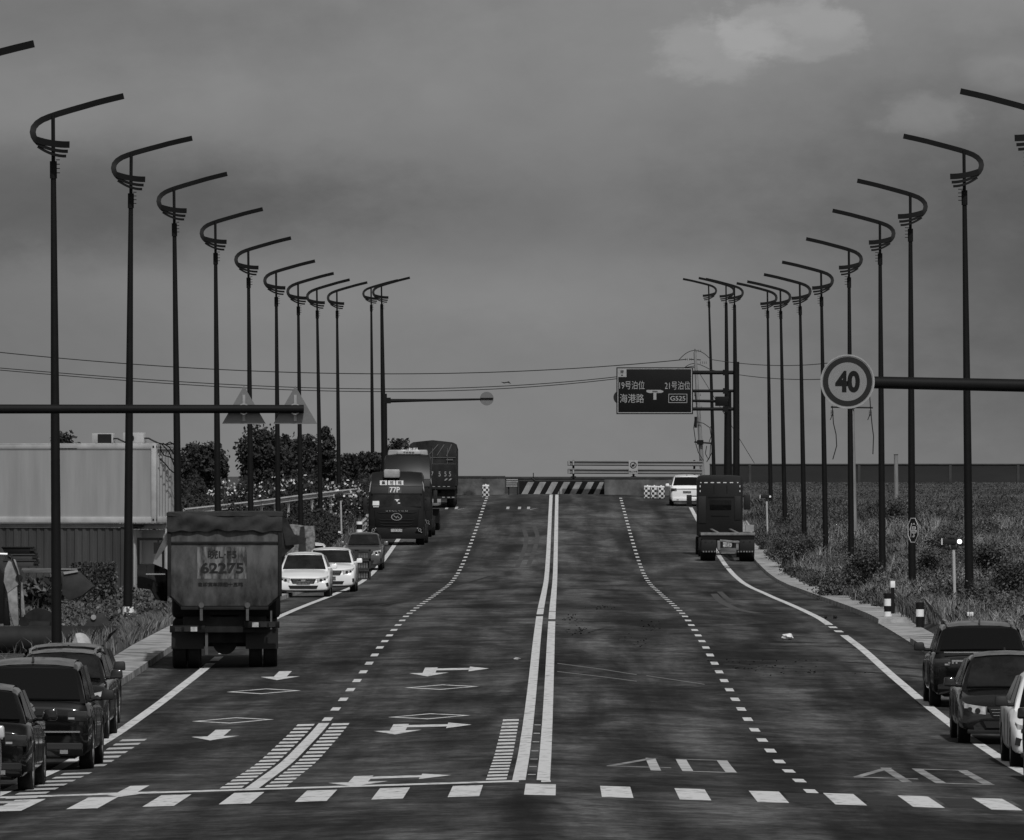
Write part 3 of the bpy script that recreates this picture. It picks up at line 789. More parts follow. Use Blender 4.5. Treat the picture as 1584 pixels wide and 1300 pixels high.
SED = dict(L=4.6, W=1.80, H=1.46, belt=[(0, .84), (.03, .98), (.2, 1.0), (.42, .97), (.68, .93), (.86, .80), (.97, .66), (1, .5)],
           gh=[(.09, 0), (.26, .86), (.34, .96), (.44, 1), (.52, .98), (.575, .9), (.735, 0)], wr=.70, wb=.90, r=.33, fo=.81, ro=.19)
SUV = dict(L=4.6, W=1.85, H=1.68, belt=[(0, .92), (.02, 1.05), (.2, 1.06), (.45, 1.03), (.72, 1.0), (.88, .92), (.97, .80), (1, .6)],
           gh=[(.02, 0), (.11, .85), (.20, .965), (.34, 1), (.48, .985), (.56, .91), (.74, 0)], wr=.74, wb=.90, r=.365, fo=.81, ro=.19)
def car(name, label, cat, pos, heading, sp, paint, group=None, face='front', kind='', glass=None, W=None, H=None, **kw):
    """heading: rotation about z, 0 = driving away from the camera. face = end the camera sees (more detail there)"""
    sp = dict(sp); sp.update(kw)
    if W: sp['W'] = W
    if H: sp['H'] = H
    Ln, Wd, Hh, r = sp['L'], sp['W'], sp['H'], sp['r']
    g = thing(name, label, cat, pos, heading, group)
    hw = Wd/2; glass = glass or mglass
    bx_ = [p[0] for p in sp['belt']]; bz_ = [p[1]*(Hh/sp.get('H0', Hh)) for p in sp['belt']]
    gx, gz = [p[0] for p in sp['gh']], [p[1] for p in sp['gh']]
    yf, yr = (sp['fo']-.5)*Ln, (sp['ro']-.5)*Ln
    ys = sorted(set([round(v, 4) for v in list(np.linspace(0, 1, 41))+gx+[.004, .012, .985, .995]]+[round(.5+(yc+q*r*1.14)/Ln, 4) for yc in (yf, yr) for q in (-1.01, -.99, -.9, -.7, -.4, 0, .4, .7, .9, .99, 1.01)]))
    belt = lambda u: float(np.interp(u, bx_, bz_))
    def wid(u):
        e = min(u, 1-u); k = .90+.10*min(1, (e/.10))**.5 if e < .10 else 1.0
        if u > .985 or u < .015: k -= .04
        return hw*k
    secs = []
    for u in ys:
        y = (u-.5)*Ln; w = wid(u); zb = .22
        for yc in (yf, yr):
            d = abs(y-yc); ra = r*1.14
            if d < ra: zb = max(zb, r+math.sqrt(max(0, ra*ra-d*d))-.0)
        b_ = belt(u); zb = min(zb, b_-.12); mid = max(zb+.02, b_*.62)
        if u < .005 or u > .995: zb = max(zb, .3)
        secs.append([(0, y, zb), (w*.9, y, zb), (w*.985, y, min(zb+.06, mid)), (w, y, mid), (w*.985, y, b_-.07), (w*.93, y, b_-.005), (w*.55, y, b_+.022), (0, y, b_+.03)])
    b = MB(); vs = []; m_ = 8
    for s_ in secs:
        vs += s_; 
    n = len(secs)
    for s_ in secs: vs += [(-x, y, z) for x, y, z in s_]
    fs = []
    for i in range(n-1):
        for j in range(m_-1):
            fs.append((i*m_+j, (i+1)*m_+j, (i+1)*m_+j+1, i*m_+j+1))
            o = n*m_; fs.append((o+i*m_+j, o+i*m_+j+1, o+(i+1)*m_+j+1, o+(i+1)*m_+j))
    for i in (0, n-1): fs += [tuple(i*m_+j for j in range(m_)), tuple(n*m_+i*m_+j for j in range(m_))[::-1]]
    b.add(vs, fs)
    # greenhouse
    gs = sorted(set([u for u in ys if gx[0] <= u <= gx[-1]]+gx)); o = len(b.v)
    def hwid(h):  # half width at relative height 0..1
        return hw*(sp['wb']+(sp['wr']-sp['wb'])*h)
    sec2 = []
    for u in gs:
        y = (u-.5)*Ln; b_ = belt(u)-.01; h = float(np.interp(u, gx, gz)); top = b_+(Hh-b_)*h
        h2 = max(h, .02); wt = hwid(h2)
        sec2.append([(hwid(0), y, b_-.02), (hwid(h2*.5)+.01*h, y, b_+(top-b_)*.5), (wt, y, max(b_, top-.05*h)), (wt-.06, y, top-.005), (wt*.5, y, top+.035*h), (0, y, top+.048*h)])
    vs = []; k_ = 6
    for s_ in sec2: vs += s_
    n2 = len(sec2)
    for s_ in sec2: vs += [(-x, y, z) for x, y, z in s_]
    fs = []
    for i in range(n2-1):
        for j in range(k_-1):
            fs.append((i*k_+j, (i+1)*k_+j, (i+1)*k_+j+1, i*k_+j+1)); q = n2*k_
            fs.append((q+i*k_+j, q+i*k_+j+1, q+(i+1)*k_+j+1, q+(i+1)*k_+j))
    b.add(vs, fs)
    body = b.build('body', paint, g, smooth=60); sb_ = body.modifiers.new('smooth', 'SUBSURF'); sb_.levels = sb_.render_levels = 1
    # roof skin; on dark cars a paler tone painted in for sky sheen
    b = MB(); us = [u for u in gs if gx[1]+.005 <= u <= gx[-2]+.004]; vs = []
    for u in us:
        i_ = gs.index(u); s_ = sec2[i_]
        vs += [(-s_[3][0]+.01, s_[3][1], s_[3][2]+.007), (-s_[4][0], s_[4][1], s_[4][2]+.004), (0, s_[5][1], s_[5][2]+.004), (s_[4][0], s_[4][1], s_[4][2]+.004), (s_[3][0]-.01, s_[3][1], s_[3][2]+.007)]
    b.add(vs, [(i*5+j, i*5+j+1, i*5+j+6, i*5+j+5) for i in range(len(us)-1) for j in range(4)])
    b.build('roof_panel', msheen if paint in (pblk, pdk) else paint, g)
    # floor and wheel wells
    b = MB(); b.box(-hw*.72, hw*.72, -Ln*.47, Ln*.47, .2, .55); b.box(-hw*.93, hw*.93, yf-r*1.2, yf+r*1.2, .42, .75) if False else None
    b.build('underbody', mtrim, g)
    for y in (yf, yr):
        for s in (-1, 1): wheel(g, s*(hw-.115), y, r, .21, s)
    # glass panels, slightly proud of the greenhouse
    def gpt(u, h, s, off=.012):   # point on side plane
        b_ = belt(u)-.01; return (s*(hwid(h)+off), (u-.5)*Ln, b_+(Hh-b_)*h)
    def endpanel(u0, u1, nm, mm):    # u0 belt end, u1 roof end
        b = MB(); rows = []
        for t_ in (.07, .3, .55, .78, .93):
            u = u0+(u1-u0)*t_; h = float(np.interp(u, gx, gz)); b_ = belt(u)-.01; top = b_+(Hh-b_)*h
            w = hwid(h)-.075; sg = -1 if u0 < u1 else 1
            rows.append([(w*q, (u-.5)*Ln+sg*.012, top+.022+.014*(1-q*q)) for q in (-1, -.6, 0, .6, 1)])
        vs = [p for r_ in rows for p in r_]
        fs = [(i*5+j, i*5+j+1, i*5+j+6, i*5+j+5) for i in range(4) for j in range(4)]
        b.add(vs, fs); b.add([(x, y, z-.015) for x, y, z in vs], fs); return b.build(nm, mm, g)
    endpanel(gx[-1], gx[-2], 'windscreen', glass); endpanel(gx[0], gx[1], 'rear_window', mglass)
    um = (gx[1]+gx[-2])/2+.02
    for s in (-1, 1):
        f0 = [gpt(um+.015, .06, s), gpt(gx[-1]-.07, .06, s), gpt(gx[-2]-.005, .86, s), gpt(um+.015, .86, s)]
        r0 = [gpt(gx[0]+.05, .06, s), gpt(um-.015, .06, s), gpt(um-.015, .86, s), gpt(gx[1]+.02, .80, s)]
        for q in (f0, r0):
            b = MB(); b.add(q, [(0, 1, 2, 3)]); b.add([(x-s*.008, y, z) for x, y, z in q], [(0, 1, 2, 3)]); b.build('side_window', mglass, g)
        # mirror
        mz = belt(.66)+.08; my = (gx[-1]-.06-.5)*Ln
        b = MB(); b.frust((s*(hw-.02), s*(hw+.2), my-.06, my+.09) if s > 0 else (s*(hw+.2), s*(hw-.02), my-.06, my+.09), (s*(hw+.01), s*(hw+.19), my-.04, my+.06) if s > 0 else (s*(hw+.19), s*(hw+.01), my-.04, my+.06), mz-.07, mz+.09)
        b.box(min(s*(hw-.12), s*(hw+.02)), max(s*(hw-.12), s*(hw+.02)), my-.03, my+.04, mz-.08, mz-.02)
        b.build('wing_mirror', kw.get('mir', paint) if kw.get('mir') else (mtrim if sp.get('dmir') else paint), g, bevel=.03)
        # door gap lines and handles
        b = MB()
        for u in (um, gx[-1]-.05, gx[0]+.08): b.box(min(s*hw*.995, s*(hw+.003)), max(s*hw*.995, s*(hw+.003)), (u-.5)*Ln-.006, (u-.5)*Ln+.006, .36, belt(u)-.09)
        b.build('door_gap', mtrim, g, smooth=0)
    f = Ln/2; bf, br = belt(.97), belt(.01)
    # front end
    if face in ('front', 'both'):
        b = MB(); b.prism([(-hw*.48, bf-.03), (hw*.48, bf-.03), (hw*.40, bf-.20), (-hw*.40, bf-.20)], f-.1, f+.012); q = b.build('grille', mtrim, g, bevel=.01)
        b = MB(); 
        for i in range(3): b.box(-hw*.42+.02*i, hw*.42-.02*i, f+.012, f+.02, bf-.07-.05*i, bf-.06-.05*i)
        b.box(-.07, .07, f+.013, f+.028, bf-.13, bf-.07); b.build('grille_bar', mchrome, q, smooth=0)
        for s in (-1, 1):
            b = MB(); hz = bf-.02
            xs = [s*hw*.52, s*hw*.74, s*hw*.90, s*hw*.93]
            pts = [(xs[0], f+.0), (xs[1], f-.05), (xs[2], f-.16), (xs[3], f-.34)]
            vs = []; 
            for i, (x, y) in enumerate(pts): vs += [(x, y+.015, hz-.13+.025*i), (x, y+.002-.02*i*.5, hz+.0+.028*i), (x*.93, y-.1, hz-.13+.025*i), (x*.93, y-.1, hz+.0+.02*i)]
            fs = []
            for i in range(3):
                a = i*4; fs += [(a, a+4, a+5, a+1), (a+1, a+5, a+7, a+3), (a+2, a+3, a+7, a+6), (a, a+2, a+6, a+4)]
            fs += [(0, 1, 3, 2), (12, 14, 15, 13)]; b.add(vs, fs); q = b.build('headlight', mlens, g)
            b = MB(); b.disc((s*hw*.66, hz-.065), .045, f-.03, f+.0, n=14); b.build('projector', mtrim, q); b = MB(); b.disc((s*hw*.80, hz-.045), .04, f-.1, f-.06, n=14); b.build('projector', mtrim, q)
            b = MB(); b.prism([(s*hw*.60, .42), (s*hw*.93, .50), (s*hw*.95, .38), (s*hw*.62, .33)], f-.12, f-.015 if s else 0); q = b.build('fog_lamp_recess', mtrim, g)
        b = MB(); b.prism([(-hw*.56, .40), (hw*.56, .40), (hw*.50, .29), (-hw*.50, .29)], f-.1, f+.004); b.build('lower_intake', mtrim, g)
        b = MB(); b.box(-hw*.85, hw*.85, f-.12, f-.02, .19, .27); b.build('bumper_lip', mtrim, g, bevel=.02)
        b = MB(); b.box(-.22, .22, f+.004, f+.02, .44, .56); b.build('number_plate', mplate, g)
    if face in ('rear', 'both'):
        for s in (-1, 1):
            b = MB(); x0, x1 = sorted((s*hw*.60, s*hw*.93)); b.box(x0, x1, -f-.008, -f+.14, br-.22, br-.06); q = b.build('tail_light', mlensd, g, bevel=.015)
            b = MB(); b.box(min(s*hw*.62, s*hw*.72), max(s*hw*.62, s*hw*.72), -f-.015, -f-.009, br-.185, br-.155); b.build('reflector', mgal, q)
        b = MB(); b.box(-hw*.58, hw*.58, -f-.012, -f+.02, br-.12, br-.085); b.build('trim_strip', mchrome if not sp.get('plain') else mtrim, g)
        b = MB(); b.box(-.22, .22, -f-.012, -f+.01, br-.33, br-.21); b.build('number_plate', mplate, g)
        b = MB(); b.box(-hw*.86, hw*.86, -f-.03, -f+.12, .24, .45); b.build('bumper', sp.get('bump', mtrim), g, bevel=.03)
        b = MB()
        for s in (-1, 1): b.box(s*hw*.55-.06, s*hw*.55+.06, -f-.04, -f, .28, .34)
        b.build('exhaust_tip', mchrome, g)
    if sp.get('rails'):
        for s in (-1, 1):
            b = MB(); z = Hh+.05; b.tube([(s*hw*.64, (gx[1]-.5)*Ln, Hh-.02), (s*hw*.65, (gx[1]+.03-.5)*Ln, z), (s*hw*.65, (gx[-2]-.04-.5)*Ln, z), (s*hw*.64, (gx[-2]-.5)*Ln, Hh-.03)], .02, 6); b.build('roof_rail', mchrome, g)
    if sp.get('fin', 1):
        b = MB(); y = (gx[1]+.04-.5)*Ln; b.prism([(y-.1, Hh), (y+.1, Hh), (y-.07, Hh+.09)], -.015, .015, 'x'); b.build('aerial', mtrim, g)
    return g
def put(x, D, dz=0): return (x, D, zroad(x, D)+dz)
CL = 'cars parked along the left kerb'; CR = 'cars parked along the right kerb'
# left row, near to far (x = centre line of car; road edge line at -7.7)
car('parked_car', 'silver car, only its side sliver showing at the lower left edge', 'car', put(-8.24, 120.3), PI, SED, psil, CL, rails=0)
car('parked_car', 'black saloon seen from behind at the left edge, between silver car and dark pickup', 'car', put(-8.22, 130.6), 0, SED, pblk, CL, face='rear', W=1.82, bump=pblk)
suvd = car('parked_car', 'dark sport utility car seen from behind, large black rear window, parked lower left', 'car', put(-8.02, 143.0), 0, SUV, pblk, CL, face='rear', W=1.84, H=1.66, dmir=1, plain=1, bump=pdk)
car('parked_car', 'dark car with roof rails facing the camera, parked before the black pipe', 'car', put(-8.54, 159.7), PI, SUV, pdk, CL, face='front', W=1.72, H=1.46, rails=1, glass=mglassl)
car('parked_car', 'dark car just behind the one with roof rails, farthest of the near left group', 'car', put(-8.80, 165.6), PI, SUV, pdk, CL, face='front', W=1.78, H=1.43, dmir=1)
b = MB(); zc_, yy = .97, -2.32
for a_ in (90, 210, 330):
    c_, s_ = math.cos(R(a_)), math.sin(R(a_)); p_, q = (-s_*.045, c_*.045), (c_*.085, s_*.085)
    b.prism([(0, zc_), (q[0]/2+p_[0], zc_+q[1]/2+p_[1]), (q[0], zc_+q[1]), (q[0]/2-p_[0], zc_+q[1]/2-p_[1])], yy-.01, yy)
b.build('emblem', mchrome, suvd)
b = MB(); b.box(-.75, .75, -2.335, -2.31, .60, .625); b.box(-.18, .18, -2.345, -2.31, .42, .445); b.build('bumper_trim', mchrome, suvd)
# right row
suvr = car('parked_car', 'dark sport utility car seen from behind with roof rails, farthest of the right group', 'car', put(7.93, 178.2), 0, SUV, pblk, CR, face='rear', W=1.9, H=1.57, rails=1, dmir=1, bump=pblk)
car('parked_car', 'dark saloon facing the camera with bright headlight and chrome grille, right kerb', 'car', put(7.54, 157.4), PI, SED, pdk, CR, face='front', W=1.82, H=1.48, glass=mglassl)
car('parked_car', 'white car partly cut off by the right edge of the picture', 'car', put(7.80, 144.8), PI, SED, pw, CR, face='front', W=1.8, H=1.47, dmir=1)
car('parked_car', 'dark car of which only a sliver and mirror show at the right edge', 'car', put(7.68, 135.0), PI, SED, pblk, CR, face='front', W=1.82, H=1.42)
for i in range(3):
    b = MB(); b.box(-.62+.07*i, -.585+.07*i, -2.33, -2.31, .83, .86); b.build('badge_letter', mchrome, suvr, smooth=0)
b = MB(); b.box(-.70, .70, -2.335, -2.30, 1.035, 1.055); b.build('chrome_strip', mchrome, suvr)
# middle left group
car('parked_car', 'white car facing the camera, right beside the dirty dump truck', 'car', put(-8.48, 308.3), PI, SED, pw, 'white cars parked beyond the dump truck', face='front', W=1.76, H=1.44, L=4.4, glass=mglassl)
car('parked_car', 'white car half hidden behind the first white car, its side showing', 'car', put(-8.02, 324.5), PI, SUV, pw, 'white cars parked beyond the dump truck', face='front', W=1.82, H=1.50, L=4.5, glass=mglassl)
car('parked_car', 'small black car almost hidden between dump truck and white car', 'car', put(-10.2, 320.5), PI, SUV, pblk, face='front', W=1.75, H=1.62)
car('parked_van', 'small white van, only its roof and window above the white cars', 'van', put(-9.2, 341), PI, SUV, pw, face='front', W=1.5, H=1.62, L=3.8)
car('parked_pickup', 'dark car with pale roof facing the camera, behind the stacked crates', 'car', put(-8.16, 386), PI, SUV, mat('grey_green_car_paint', .06, .3, .5, coat=.6), face='front', W=1.62, H=1.50, glass=mglassl)
car('parked_car', 'white sport utility car seen from behind near the crest, partly behind the flatbed truck', 'car', put(6.8, 505), 0, SUV, pw, face='rear', W=1.86, H=1.62, bump=pw)

mtrk = mat('dark_truck_paint', .010, .5, .12, var=.25, scale=1.2); mtrk2 = mat('deep_truck_paint', .013, .4, .2, var=.2, scale=1.5)
mdirt = mat('dirty_bed_steel', .026, .85, .15, v2=.105, scale=2.4, thr=(.34, .62), stretch=(1, 1, .45), bump=.2)
mchas = mat('muddy_chassis', .010, .9, .2, v2=.025, scale=4)
mtarp = mat('dusty_tarpaulin', .014, .85, .12, v2=.06, scale=1.8, thr=(.3, .7), bump=.4)
def truck_wheel(p, x, y, r, w, s, rim=mrimd): return wheel(p, x, y, r, w, s, rim, 6)
# ---- dump truck, seen from behind
X0, D0 = -7.23, 200.0
g = thing('dump_truck', 'dirty dump truck seen from behind with worn number 62275 on its tailgate', 'truck', put(X0, D0), R(1.75))
def q_(x, y): return ((x-868)*D0/F-X0, CAMZ-(y-725)*D0/F-g.location.z)
xl_, zt = q_(257, 797); xr_, zb = q_(436, 940)
hw = 1.21
# bed: open box, chamfered lower corners
out = [(-hw, zt), (-hw, zb+.26), (-hw+.27, zb), (hw-.27, zb), (hw, zb+.26), (hw, zt)]
b = MB(); b.prism(out, .14, 5.4); b.build('bed', mdirt, g)
b = MB(); b.prism([(-hw+.03, zt-.33), (-hw+.03, zb+.27), (-hw+.29, zb+.03), (hw-.29, zb+.03), (hw-.03, zb+.27), (hw-.03, zt-.33)], .03, .12); tg = b.build('tailgate', mdirt, g, bevel=.01)
b = MB()
for s in (-1, 1):
    b.box(s*hw-.06 if s > 0 else -hw-.02, s*hw+.02 if s > 0 else -hw+.06, -.02, .2, zb+.24, zt-.02)
b.box(-hw+.06, hw-.06, 0, .1, zt-.62, zt-.57); b.prism([(-hw, zb+.22), (-hw+.25, zb-.04), (hw-.25, zb-.04), (hw, zb+.22), (hw, zb+.27), (hw-.28, zb+.0), (-hw+.28, zb+.0), (-hw, zb+.27)][0:4]+[(hw-.0, zb+.27), (hw-.27, zb+.02), (-hw+.27, zb+.02), (-hw, zb+.27)], .0, .1) if False else None
b.box(-hw+.27, hw-.27, -.03, .1, zb-.05, zb+.02); b.build('bed_frame', mchas, g, bevel=.01)
for s in (-.5, .49):
    b = MB(); b.box(s-.03, s+.03, -.06, .1, zb-.28, zb+.09); b.disc((s, zb+.05), .06, -.08, .0, n=12); b.build('latch', mrimd, g)
# pale worn patch with the number
mpatch = mat('worn_pale_paint', .035, .85, .2, v2=.19, scale=5.5, thr=(.40, .60), stretch=(1.4, 1, .35))
mnum = mat('faded_black_lettering', .012, .85, .2, v2=.03, scale=7)
x0, z0 = q_(305, 897); x1, z1 = q_(382, 846)
b = MB(); b.box(x0, x1, .024, .029, z0+.02, z1); b.build('worn_patch', mpatch, tg, smooth=0)
cxn = (x0+x1)/2
text_mesh('number', '62275', mnum, tg, (cxn, .02, q_(0, 879)[1]), .235, sx=1.25, bold=.03)
text_mesh('registration', '皖L·F5', mnum, tg, (cxn, .02, q_(0, 857.5)[1]), .2, sx=1.15, bold=.02)
text_mesh('small_lettering', '自卸货车限载十五吨', mnum, tg, (cxn-.03, .02, q_(0, 904)[1]), .085, sx=1.25, bold=.02)
# rolled tarpaulin with folds across the top
vs = []; fs = []; nx = 44; nz = 9
for i in range(nx):
    u = i/(nx-1); x = -hw-.03+(2*hw+.06)*u
    for j in range(nz):
        t_ = j/(nz-1); z = zt+.03-(.37+.012*math.sin(u*9)+.012*math.sin(u*23+1))*t_
        y = -.04-.02*math.sin(PI*t_)-.010*math.sin(u*31+t_*9)-.018*math.sin(u*11-t_*5)-.02*max(0, math.sin(u*6.5-t_*1.2))
        vs.append((x, y, z+.015*math.sin(u*40+t_*3)))
for i in range(nx-1):
    for j in range(nz-1): fs.append((i*nz+j, (i+1)*nz+j, (i+1)*nz+j+1, i*nz+j+1))
b = MB(); b.add(vs, fs); b.add([(x, y+.03, z) for x, y, z in vs], fs); 
b.prism([(-hw-.04, zt-.02), (-hw-.04, zt+.05), (-.2, zt+.06), (hw-.2, zt+.07), (hw+.04, zt+.05), (hw+.04, zt-.02)], -.06, 5.4)
b.build('tarpaulin', mtarp, g)
b = MB()
for i in range(7):
    a = i/6
    b.add([(hw, -.02, zt), (hw+.10+.05*a, .1+.6*a, zt-.1), (hw+.20+.10*math.sin(i*2), .3+.5*a, zt-.55-.15*math.sin(i)), (hw+.02, .1, zt-.9)], [(0, 1, 2, 3)])
b.add([(hw, 0, zt-.1), (hw+.30, .2, zt-.42), (hw+.55, .5, zt-.50), (hw+.52, .5, zt-.62), (hw+.1, .1, zt-.66)], [(0, 1, 2, 3, 4)])
b.build('loose_tarpaulin', mtarp, g)
b = MB(); b.add([(-hw, 0, zt-.3), (-hw-.1, .1, zt-.5), (-hw-.32, .4, zt-.95), (-hw-.26, .4, zt-.97), (-hw, .1, zt-.62)], [(0, 1, 2, 3, 4)]); b.add([(-hw, .2, zt-.35), (-hw-.25, .4, zt-.7), (-hw-.1, .4, zt-.6)], [(0, 1, 2)]); b.build('loose_tarpaulin', mat('pale_canvas', .25, .85, .2, var=.3, scale=4), g)
# chassis
b = MB(); b.box(-.45, -.3, .3, 7.6, .85, 1.15); b.box(.3, .45, .3, 7.6, .85, 1.15); b.box(-.9, .9, .25, .4, .78, 1.12); b.box(-.5, .5, .4, 5.5, 1.15, zb); b.tube([(-.8, 1.2, .55), (.8, 1.2, .55)], .09, 8); b.disc((0, .55), .26, .95, 1.4, n=18)
b.box(-.95, .95, .7, 1.0, .55, .95); b.build('chassis', mchas, g, bevel=.01)
b = MB(); b.box(-1.18, -.42, .1, .24, .78, .93); b.box(.42, 1.18, .1, .24, .88, 1.02); b.build('light_bar', mtrk, g, bevel=.01)
for x_, z_, m_ in ((-1.0, .855, mlensd), (-.80, .855, mlensd), (-.66, .855, mlens), (.66, .95, mlens), (.84, .95, mlensd), (1.02, .95, mlensd)):
    b = MB(); b.box(x_-.07, x_+.07, .085, .1, z_-.05, z_+.05); b.build('tail_light', m_, g)
b = MB(); b.box(-.42, -.36, .3, .36, .3, .8); b.box(.98, 1.02, .1, .16, .85, 1.25); b.build('mudflap_bracket', mrimd, g)
for y in (1.2, 2.6, 6.4):
    for s in (-1, 1):
        truck_wheel(g, s*.98, y, .52, .30, s)
        if y < 5: truck_wheel(g, s*.66, y, .52, .28, s)
b = MB(); b.box(-1.2, 1.2, 5.9, 7.9, 1.0, 3.0); b.build('cab', mtrk, g, bevel=.1)
for s in (-1, 1): b = MB(); b.box(*sorted((s*.45, s*1.15)), .6, .64, .42, .86); b.build('mudflap', mtrim, g)
# the truck's own cab door stands open on the left: window frame above, black panel with a bright strip below
D1 = D0+6.6; k = F/D1
def m2(x, y): v = at(x, y, D1)-g.location; return v.x+math.tan(R(1.75))*(D1-D0), v.z
xa, za = m2(212, 832); xb, zb_ = m2(259, 874); _, zlo = m2(0, 932); y0 = D1-D0
b = MB(); b.prism([(xa, zb_+.02), (xa+.35, zb_+.03), (xb, zb_-.10), (xb, zlo+.02), (xb-.25, zlo+.05), (xa+.3, zlo+.28), (xa, zlo+.32)], y0, y0+.07); dr = b.build('cab_door', pblk, g, bevel=.02)
b = MB(); b.box(xa, xa+.06, y0, y0+.05, zb_, za); b.box(xa+.06, xb-.1, y0, y0+.05, za-.06, za); b.box(xb-.12, xb-.07, y0, y0+.05, zb_-.1, za-.06); b.build('window_frame', mtrk, dr)
b = MB(); b.box(xa+.2, xb-.05, y0-.02, y0-.003, zb_-.22, zb_-.19); b.build('trim_strip', mchrome, dr)
b = MB(); b.box(xb-.3, xb-.12, y0-.3, y0-.24, zb_+.25, zb_+.5); b.tube([(xb-.2, y0-.27, zb_+.5), (xb-.2, y0-.27, za)], .02, 6); b.build('mirror', mtrim, g)

# ---- tractor truck 77P facing the camera
def tractor(label, pos, W, H, detail, rx=0):
    g = thing('tractor_truck', label, 'truck', pos, PI)      # local +y towards the camera
    hw = W/2; z0 = .45
    # cab lofted: lower body, windscreen leaning back, rounded roof fairing
    prof = [(1.1, z0), (1.15, .75), (1.15, 1.45), (1.10, 1.75), (1.0, 2.45), (.86, 2.75), (.5, H-.12), (.2, H), (-1.1, H), (-1.2, H-.15), (-1.2, z0)]
    ring = lambda w, ins: [(w, y-ins if y > 0 else y+ins*.5, z) for y, z in prof]
    b = MB(); n = len(prof); ws = [(-1, .10), (-.93, .0), (-.5, -.05), (.0, -.07), (.5, -.05), (.93, 0), (1, .10)]
    vs = []
    for u, ins in ws:
        for (y, z) in prof:
            zz = z-(.22 if abs(u) == 1 and z > 2.6 else .05 if abs(u) > .9 and z > 2.6 else 0); xx = hw*u*(1-.06*max(0, (z-2.2)/(H-2.2)))
            vs.append((xx, y-ins if y > 0 else y, zz))
    fs = [(i*n+j, i*n+(j+1) % n, (i+1)*n+(j+1) % n, (i+1)*n+j) for i in range(len(ws)-1) for j in range(n)]+[tuple(range(n)), tuple(range(6*n, 7*n))[::-1]]
    b.add(vs, fs); cab = b.build('cab', mtrk2, g, smooth=50)
    # light outline along cab sides
    for s in (-1, 1):
        b = MB(); b.tube([(s*hw*.97, 1.02, 1.5), (s*hw*.965, .88, 2.45), (s*hw*.93, .7, 2.85), (s*hw*.82, .42, H-.2)], .022, 6); b.build('cab_edge', mat('pale_edge_paint', .3, .5, .4), g)
    # sun visor
    b = MB(); b.prism([(1.05, 2.42), (1.12, 2.40), (.98, 2.74), (.88, 2.76)], -hw*.90, hw*.90, 'x'); vis = b.build('sun_visor', mtrim, g, bevel=.01)
    b = MB(); b.add([(-hw*.88, 1.155, 1.80), (hw*.88, 1.155, 1.80), (hw*.84, 1.075, 2.40), (-hw*.84, 1.075, 2.40), (-hw*.88, 1.13, 1.80), (hw*.88, 1.13, 1.80), (hw*.84, 1.05, 2.40), (-hw*.84, 1.05, 2.40)], [(0, 1, 2, 3), (4, 7, 6, 5), (0, 3, 7, 4), (1, 5, 6, 2), (0, 4, 5, 1), (3, 2, 6, 7)])
    wsn = b.build('windscreen', mglassl, g)
    b = MB(); b.prism([(-hw*.80, 1.68), (hw*.80, 1.68), (hw*.74, .86), (-hw*.74, .86)], 1.16, 1.225); gr = b.build('grille', mtrk, g, bevel=.03)
    b = MB()
    for i, z in enumerate((1.52, 1.20, 1.06, .94)):
        w = hw*(.7-.05*i); b.bar([(-w, 1.235, z+.04), (-w*.8, 1.24, z), (w*.8, 1.24, z), (w, 1.235, z+.04)], .02, .028)
    b.build('grille_bar', mtrim, gr)
    b = MB(); b.frust((-hw, hw, 1.0, 1.26), (-hw*.98, hw*.98, 1.0, 1.2), .32, .86); bp_ = b.build('bumper', mtrk, g, bevel=.04)
    for s in (-1, 1):
        b = MB(); b.prism([(s*hw*.66, .62), (s*hw*.93, .58), (s*hw*.95, .86), (s*hw*.80, .88)], 1.2, 1.275); q = b.build('headlight', mglass, g, bevel=.01)
        b = MB(); b.ring((s*hw*.82, .72), .05, .075, 1.276, 1.29, 16); b.disc((s*hw*.74, .81), .03, 1.276, 1.285, n=10); b.disc((s*hw*.88, .62), .03, 1.276, 1.285, n=10); b.build('bulb', mchrome, q)
        b = MB(); b.tube([(s*hw, .95, 2.3), (s*(hw+.16), 1.05, 2.3), (s*(hw+.16), 1.05, 1.6)], .02, 6); b.box(*sorted((s*(hw+.06), s*(hw+.24))), .98, 1.1, 1.62, 2.22); b.build('mirror', mtrim, g, bevel=.02)
    b = MB(); b.box(-hw*.95, hw*.95, -1.15, 1.0, .45, .8) ; b.box(-.5, -.35, -5.2, -1, .75, 1.0); b.box(.35, .5, -5.2, -1, .75, 1.0); b.box(-.9, .9, -4.2, -2.6, 1.0, 1.12); b.build('chassis', mchas, g)
    for y in (.35, -2.7, -4.1):
        for s in (-1, 1): truck_wheel(g, s*(hw-.2), y, .5, .34 if y > 0 else .55, s)
    for s in (-1, 1):
        b = MB(); b.frust((*sorted((s*(hw-.55), s*(hw-.03))), -2.1, -1.2), (*sorted((s*(hw-.5), s*(hw-.06))), -2.05, -1.25), .45, 1.05); b.build('fuel_tank', mgal, g, bevel=.05)
    if detail == 1:
        b = MB(); b.box(-.15, .6, .3, 1.0, H-.30, H+.10); q = b.build('roof_air_unit', mgal, g, bevel=.08)
        b = MB(); b.disc((.22, .6), .2, H+.10, H+.13, 'z', 20); b.build('fan', mtrim, q)
        # local x is mirrored for a viewer in front: rotate text about z by pi
        for i, (w_, dx) in enumerate((('集', .61), ('装', .23), ('箱', -.14))):
            b = MB(); zz = 2.90; b.box(dx-.165, dx+.165, .91, .935, zz-.11, zz+.10); pl = b.build('letter_patch', mwh, g)
            text_mesh('letter', w_, mtrk2, pl, (dx, .938, zz), .17, rot=(PI/2, 0, PI), bold=.01)
        b = MB(); b.box(-.22, .40, 1.06, 1.115, 2.42, 2.73); pl = b.build('route_card', mat('dim_card', .09, .6, .3), g)
